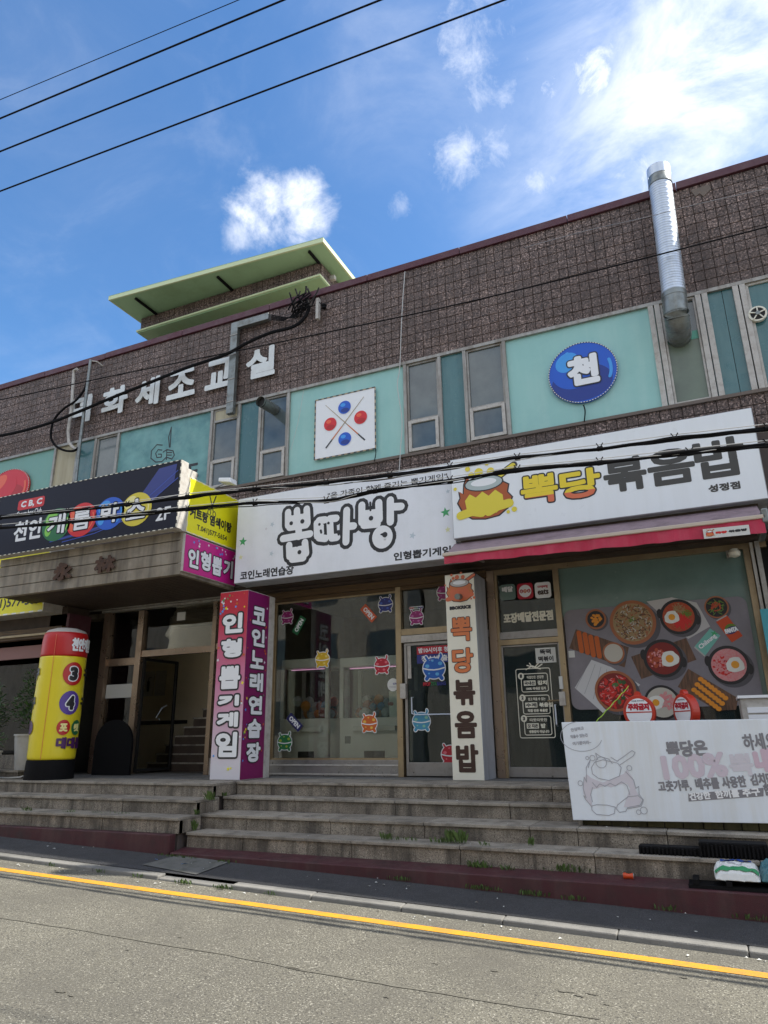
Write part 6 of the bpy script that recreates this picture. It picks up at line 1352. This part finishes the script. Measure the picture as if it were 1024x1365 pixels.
sky_wire(158, 378, 9.8, .013, 'upper of the three thick overhead wires crossing the blue sky'); sky_wire(202, 507, 9.6, .013, 'middle one of the three thick overhead wires in the sky'); sky_wire(255, 672, 9.5, .013, 'lowest of the three thick overhead wires, running just above the cloud')
cable('wall_wire', [tuple(S(*q, -1.2)) for q in ((-200, 570), (0, 533), (150, 501), (300, 471), (450, 440), (600, 408), (750, 372), (1024, 302), (1200, 254))], .012, 'single black wire stretched across the tiled wall and over the duct', cat='wire')
cable('thin_wall_wire', [tuple(S(*q, -1.3)) for q in ((700, 330), (780, 308), (860, 290), (930, 272), (1030, 250))], .005, 'faint grey wire crossing the upper half of the duct', 'pgrey', 5, cat='wire')
cable('thick_cable', [tuple(S(*q, yy)) for *q, yy in ((-120, 600, -1.0), (0, 581, -.95), (60, 566, -.9), (100, 551, -.85), (150, 530, -.82), (200, 510, -.82), (250, 490, -.82), (300, 473, -.82), (330, 457, -.82), (360, 444, -.80), (390, 436, -.78), (405, 425, -.76), (412, 410, -.74), (408, 398, -.72))], .034, 'thick sagging black cable crossing the white wall letters up to the roof edge')
cable('loop_cable', [tuple(S(*q, -.74)) for q in ((118, 505), (112, 520), (100, 535), (85, 545), (72, 560), (68, 580), (73, 593), (85, 600), (98, 601), (106, 596))], .026, 'black cable looping down beside the white conduit under the roof edge')
# tangle at the roof edge
tg = thing('cable_tangle', (-6.3, -.7, 8.7), 'tangle of black cable ends and an insulator bracket on the roof edge by the penthouse', 'cables'); rr = random.Random(5)
for k in range(11):
    x0, y0 = rr.uniform(383, 402), rr.uniform(408, 424); x1, y1 = rr.uniform(384, 424), rr.uniform(384, 402)
    pts = [S(x0, y0, -.72 + rr.uniform(-.03, .03)), S((x0 + x1) / 2 + rr.uniform(-9, 9), (y0 + y1) / 2 + rr.uniform(-4, 8), -.78 - rr.uniform(0, .12)), S(x1, y1 + 6, -.76), S(x1 + rr.uniform(-4, 4), y1 - 2, -.70)]
    MB().tube(pts, .016, 6).build('cable_end', 'cable', tg, smooth=True)
for k in range(4):
    pts = [S(362, 420 + k * 2, -.70), S(378, 423 + k * 1.5, -.74), S(395, 424 - k * 2, -.76), S(408, 412 - k * 5, -.76), S(412, 398, -.72)]; MB().tube(pts, .011, 6).build('cable_end', 'cable', tg, smooth=True)
b = S(424, 415, -.68); MB().box(b.x - .03, b.x + .03, -.72, -.64, b.z - .18, b.z + .28).build('bracket', 'alu_white', tg); c = S(432, 408, -.75); MB().tube([(c.x, -.75, c.z - .05), (c.x, -.75, c.z - .01), (c.x, -.75, c.z + .01), (c.x, -.75, c.z + .05)], [.05, .035, .055, .03], 12).build('insulator', 'blackp', tg, smooth=True)
MB().tube([S(424, 400, -.66), S(428, 406, -.72), S(438, 403, -.74), S(445, 400, -.7)], .006, 5).build('guy_wire', 'cable', tg)
# two lashed street cable bundles in front of the signs
YW = -2.75
def bundle(ptsL, label, seed, YW):
    t = thing('cable_bundle', tuple(S(*ptsL[2], YW)), label, 'cables'); rr = random.Random(seed); P = [S(x, y, YW) for x, y in ptsL]
    for k in range(5):
        ph = rr.uniform(0, 6); off = [(rr.uniform(-.04, .04), rr.uniform(-.035, .035)) for _ in P]; pts = []
        for i in range(len(P) - 1):
            p0, p1, p2, p3 = P[max(i - 1, 0)], P[i], P[i + 1], P[min(i + 2, len(P) - 1)]
            for j in range(10):
                s = j / 10; q = .5 * ((2 * p1) + (p2 - p0) * s + (2 * p0 - 5 * p1 + 4 * p2 - p3) * s * s + (3 * p1 - p0 - 3 * p2 + p3) * s ** 3)
                o1 = off[i][0] * (1 - s) + off[i + 1][0] * s; o2 = off[i][1] * (1 - s) + off[i + 1][1] * s
                sc = .55 if k < 3 else 1.1
                pts.append(q + Vector((0, o1 * sc + .01 * math.sin(i * 3 + j + ph), o2 * sc)))
        r = (.019, .016, .013, .007, .005)[k]
        MB().tube(pts, r, 7).build('strand', 'cable' if k < 4 else 'wirew', t, smooth=True)
    # thin pale messenger wire on top with hangers
    pts = [p + Vector((0, 0, .05)) for p in P]; MB().tube(pts, .005, 5).build('messenger_wire', 'wirew', t, smooth=True)
    for i in range(1, len(P) - 1):
        p = P[i]; MB().tube([p + Vector((-.035, 0, .07)), p + Vector((0, -.02, 0)), p + Vector((.035, 0, .065))], .007, 5).build('hanger', 'cable', t)
        MB().tube([p + Vector((-.03, 0, 0)), p + Vector((.03, 0, 0))], .032, 8).build('lashing', 'blackp', t)
bundle([(-260, 704), (-80, 696), (0, 691), (90, 682), (170, 673), (250, 662), (340, 653), (435, 644), (520, 634), (600, 623), (690, 611), (800, 598), (900, 585), (1024, 571), (1160, 556), (1500, 520)], 'upper bundle of black street cables crossing in front of all the signs', 2, -3.0)
bundle([(-260, 712), (-80, 707), (0, 703), (90, 696), (170, 688), (250, 679), (340, 671), (435, 668), (500, 655), (600, 641), (690, 627), (800, 617), (920, 604), (1024, 593), (1160, 578), (1500, 540)], 'lower bundle of black street cables crossing in front of all the signs', 3, -3.2)
cable('white_drop_wire', [tuple(S(*q, -.66)) for q in ((540, 362), (537, 400), (535, 440), (533, 490), (530, 515), (536, 560), (534, 600), (532, 632))], .008, 'thin white wire hanging down the tiled wall right of the billiards board', 'wirew', 5, cat='wire')
cable('grey_drop_wire', [tuple(S(*q, -.66)) for q in ((405, 520), (398, 560), (388, 600))], .004, 'hairline grey wire across the teal panel left of the billiards board', 'wirew', 5, cat='wire')
cable('board_cord', [tuple(S(*q, -.64)) for q in ((778, 540), (780, 548), (779, 562))], .010, 'short black cord hanging under the round blue board', cat='cord')
cable('board_cord', [tuple(S(*q, -.64)) for q in ((501, 598), (501, 606), (499, 615))], .008, 'short black cord below the square billiards board', cat='cord')

# ================================================================== THINGS ON THE STEPS
def ribmat(x0, x1, y0, y1, z, h, lab, seed):
    t = thing('rubber_mat', ((x0 + x1) / 2, y0, z), lab, 'mat'); rr = random.Random(seed)
    MB().box(x0, x1, y0, y1, z, z + h).build('roll', 'blackp', t, bevel=.012)
    n = int((x1 - x0) / .035); o = MB()
    for k in range(n): a = x0 + (x1 - x0) * k / n; o.box(a + .003, a + .020, y0 - .012 - rr.uniform(0, .02), y0 - .001, z - .0, z + h * rr.uniform(.7, 1.0))
    o.build('rib', 'blackp', t, kind='stuff')
ribmat(-.86, -.28, -2.78, -2.62, -.538, .075, 'long black ribbed rubber mat lying on the third granite step', 1)
ribmat(-.30, .30, -2.80, -2.58, -.538, .135, 'higher stack of black rubber grating at the right end of the step', 2)
pl_ = thing('black_tray', (.1, -3.05, -.75), 'black slatted tray under the rice bag on the maroon base', 'tray'); zt = -.758
for k in range(4): box('slat', 'blackp', pl_, -.42, 1.1, -3.12 + k * .075, -3.06 + k * .075, zt + .0, zt + .03)
for x in (-.38, -.1, .3): box('cross_bar', 'blackp', pl_, x, x + .05, -3.125, -2.87, zt + .032, zt + .075)
def sack(cx, cy, z, w, d, h, m, name, lab, extra=None, seed=1):
    t = thing(name, (cx, cy, z), lab, 'bag'); rr = random.Random(seed); n = 14; vs = []; fs = []
    for j in range(n + 1):
        for i in range(n + 1):
            u, v = i / n * 2 - 1, j / n * 2 - 1; e_ = (1 - abs(u) ** 3.5) * (1 - abs(v) ** 3.5); e_ = max(e_, 0) ** .5
            vs.append((cx + u * w / 2 * (1 - .05 * v * v), cy + v * d / 2 * (1 - .04 * u * u), z + .042 * (v + 1) + h * .12 + h * .88 * e_ + .009 * math.sin(u * 11 + seed + v * 4) * math.sin(v * 9 + u * 3) + (.013 * rr.random() if e_ > .1 else 0)))
    m0 = len(vs); vs += [(x, y, z + (0 if 0 < i % (n + 1) < n and n < i < m0 - n - 1 else h * .1)) for i, (x, y, zz) in enumerate(vs)]
    for j in range(n):
        for i in range(n): a = j * (n + 1) + i; fs.append((a, a + 1, a + n + 2, a + n + 1)); fs.append((m0 + a, m0 + a + n + 1, m0 + a + n + 2, m0 + a + 1))
    for i in range(n):
        for a, b in ((i, i + 1), ((n) * (n + 1) + i, n * (n + 1) + i + 1), (i * (n + 1), (i + 1) * (n + 1)), (i * (n + 1) + n, (i + 1) * (n + 1) + n)): fs.append((a, b, m0 + b, m0 + a))
    o = MB().add(vs, fs).build('bag_body', m, t)
    def band(v0, v1, mm, nm, u0=-1, u1=1):
        bb = MB(); W_ = []
        for j in range(5):
            v = v0 + (v1 - v0) * j / 4
            for i in range(n + 1):
                u = (u0 + (u1 - u0) * i / n) * .97; e_ = max((1 - abs(u) ** 3.5) * (1 - abs(v) ** 3.5), 0) ** .5
                W_.append((cx + u * w / 2 * (1 - .05 * v * v), cy + v * d / 2, z + .042 * (v + 1) + h * .12 + h * .88 * e_ + .009 * math.sin(u * 11 + seed + v * 4) * math.sin(v * 9 + u * 3) + .016))
        bb.add(W_, [(j * (n + 1) + i, j * (n + 1) + i + 1, (j + 1) * (n + 1) + i + 1, (j + 1) * (n + 1) + i) for j in range(4) for i in range(n)]); bb.build(nm, mm, t, smooth='all')
    if extra: [band(*e_) for e_ in extra]
    return t
sack(.0, -2.99, zt + .078, .38, .26, .07, 'ricebag', 'rice_bag', 'white plastic rice bag with green and blue bands on the maroon base', [(-.72, -.35, 'greenbag', 'green_band'), (.45, .85, 'bluebag', 'blue_band', -.7, .75), (.05, .12, 'pgrey2', 'print_line', -.5, .3)], 3)
sack(.36, -2.98, zt + .078, .34, .26, .10, 'tealbag', 'plastic_bag', 'crumpled dark teal plastic bag beside the rice bag, cut by the right edge', None, 8)
oc = thing('crushed_can', (-1.3, -2.95, -.75), 'small crushed orange can lying at the back of the maroon base', 'can'); p = SZ(838, 1168, -.72); MB().tube([(p.x - .045, -2.97, -.715), (p.x - .03, -2.97, -.714), (p.x, -2.965, -.717), (p.x + .045, -2.96, -.716)], [.026, .03, .022, .028], 12).build('can_body', 'cano', oc, smooth=True); MB().tube([(p.x + .046, -2.96, -.716), (p.x + .05, -2.96, -.716)], .026, 12).build('can_end', 'canm', oc)
# litter and weeds
lt = MB(); rr = random.Random(12)
def bit(x, y, z, s, mb=lt):
    a = rr.uniform(0, 6.28); c, s_ = math.cos(a) * s, math.sin(a) * s; h = rr.uniform(.002, .012)
    mb.add([(x - c, y - s_, z), (x + s_ * .5, y - c * .5, z + h), (x + c, y + s_, z + .002), (x - s_ * .5, y + c * .5, z + h * .5)], [(0, 1, 2, 3)])
for k in range(90):
    x = rr.uniform(-9.5, .5); y = rr.choice([rr.uniform(-4.05, -3.86), rr.uniform(-3.6, -3.1), rr.uniform(-4.05, -3.86)]); z = zg(x) + (.004 if y < -3.8 else .062 + (y + 3.7) * .121); bit(x, y, z + .002, rr.uniform(.006, .024))
for k in range(50):
    x = rr.uniform(-9, .5); i = rr.choice([1, 2, 3]); bit(x, (-1.62, -1.80, -2.35, -2.7)[i], -RI * i + .003 + (0), rr.uniform(.005, .016))
o = lt.build('litter', 'paper', None, fixn=False, kind='stuff')
lt2 = MB(); 
for x, y in ((-6.05, -3.35), (-6.0, -3.38), (-6.5, -3.3)): bit(x, y, zg(x) + .10, .05, lt2)
lt2.build('blue_litter', 'bluel', None, fixn=False, kind='stuff')
wd_ = MB(); rr = random.Random(21)
def weed(x, y, z, r, n, l):
    for k in range(n):
        a = rr.uniform(0, 6.28); q = r * rr.random() ** .6; o = Vector((x + q * math.cos(a) * 1.5, y + q * math.sin(a) * .45, z)); h = l * rr.uniform(.4, 1.2)
        tip = o + Vector((rr.uniform(-.5, .5) * h, rr.uniform(-.6, .1) * h, h)); d = Vector((rr.uniform(-1, 1), rr.uniform(-.4, .4), rr.uniform(-.2, .5))).normalized() * h * .16; mid = (o + tip) / 2 + Vector((0, 0, h * .12))
        wd_.add([o, mid + d, tip, mid - d], [(0, 1, 2, 3)])
def wk(px, py, z, r, n, l): p = SZ(px, py, z); weed(p.x, p.y, z, r, n, l)
wk(609, 1124, -.54, .08, 60, .13); wk(588, 1124, -.54, .10, 40, .06); wk(516, 1120, -.54, .05, 26, .08); wk(540, 1121, -.54, .12, 30, .05); wk(648, 1128, -.54, .05, 16, .05); wk(710, 1128, -.54, .03, 10, .09)
wk(640, 1158, -.745, .09, 50, .08); wk(676, 1161, -.745, .06, 24, .06); wk(765, 1164, -.745, .13, 60, .09); wk(805, 1166, -.745, .09, 36, .06); wk(745, 1163, -.745, .12, 20, .05)
wk(256, 1108, -.55, .05, 50, .13); wk(262, 1087, -.37, .03, 24, .08); wk(280, 1067, -.19, .05, 40, .12); wk(298, 1062, -.19, .05, 26, .07); wk(36, 1081, -.36, .08, 40, .06); wk(92, 1083, -.36, .08, 30, .04); wk(135, 1084, -.36, .12, 26, .03); wk(160, 1085, -.36, .12, 20, .03)
for px, py, off in ((200, 1135, .11), (222, 1143, .10), (245, 1143, .1), (262, 1144, .1), (310, 1150, .1), (645, 1180, .13), (660, 1182, .13), (705, 1191, .13), (767, 1199, .13), (720, 1194, .13), (890, 1212, .13), (1000, 1222, .13), (50, 1116, .13), (545, 1168, .13)):
    for it in range(2):
        d_ = rt * ((px - CX) / FPX) - up * ((py - CY) / FPX) + fw; t_ = (-1.1 + off - CAM.z) / (d_.z + .031 * d_.x); p = CAM + d_ * t_
    weed(p.x, min(p.y, -3.16) if p.x > -6.4 else p.y, zg(p.x) + off, .10, 34, .05)
for px, py in ((263, 1174), (315, 1180), (18, 1141), (95, 1150), (205, 1165), (160, 1158), (370, 1190)):
    d_ = rt * ((px - CX) / FPX) - up * ((py - CY) / FPX) + fw; t_ = (-1.1 - CAM.z) / (d_.z + .031 * d_.x); p = CAM + d_ * t_
    weed(p.x, -3.86, zg(p.x), .09 if px in (263, 315) else .05, 60 if px in (263, 315) else 14, .05)
wd_.build('weeds', 'leafl', None, fixn=False, kind='stuff')
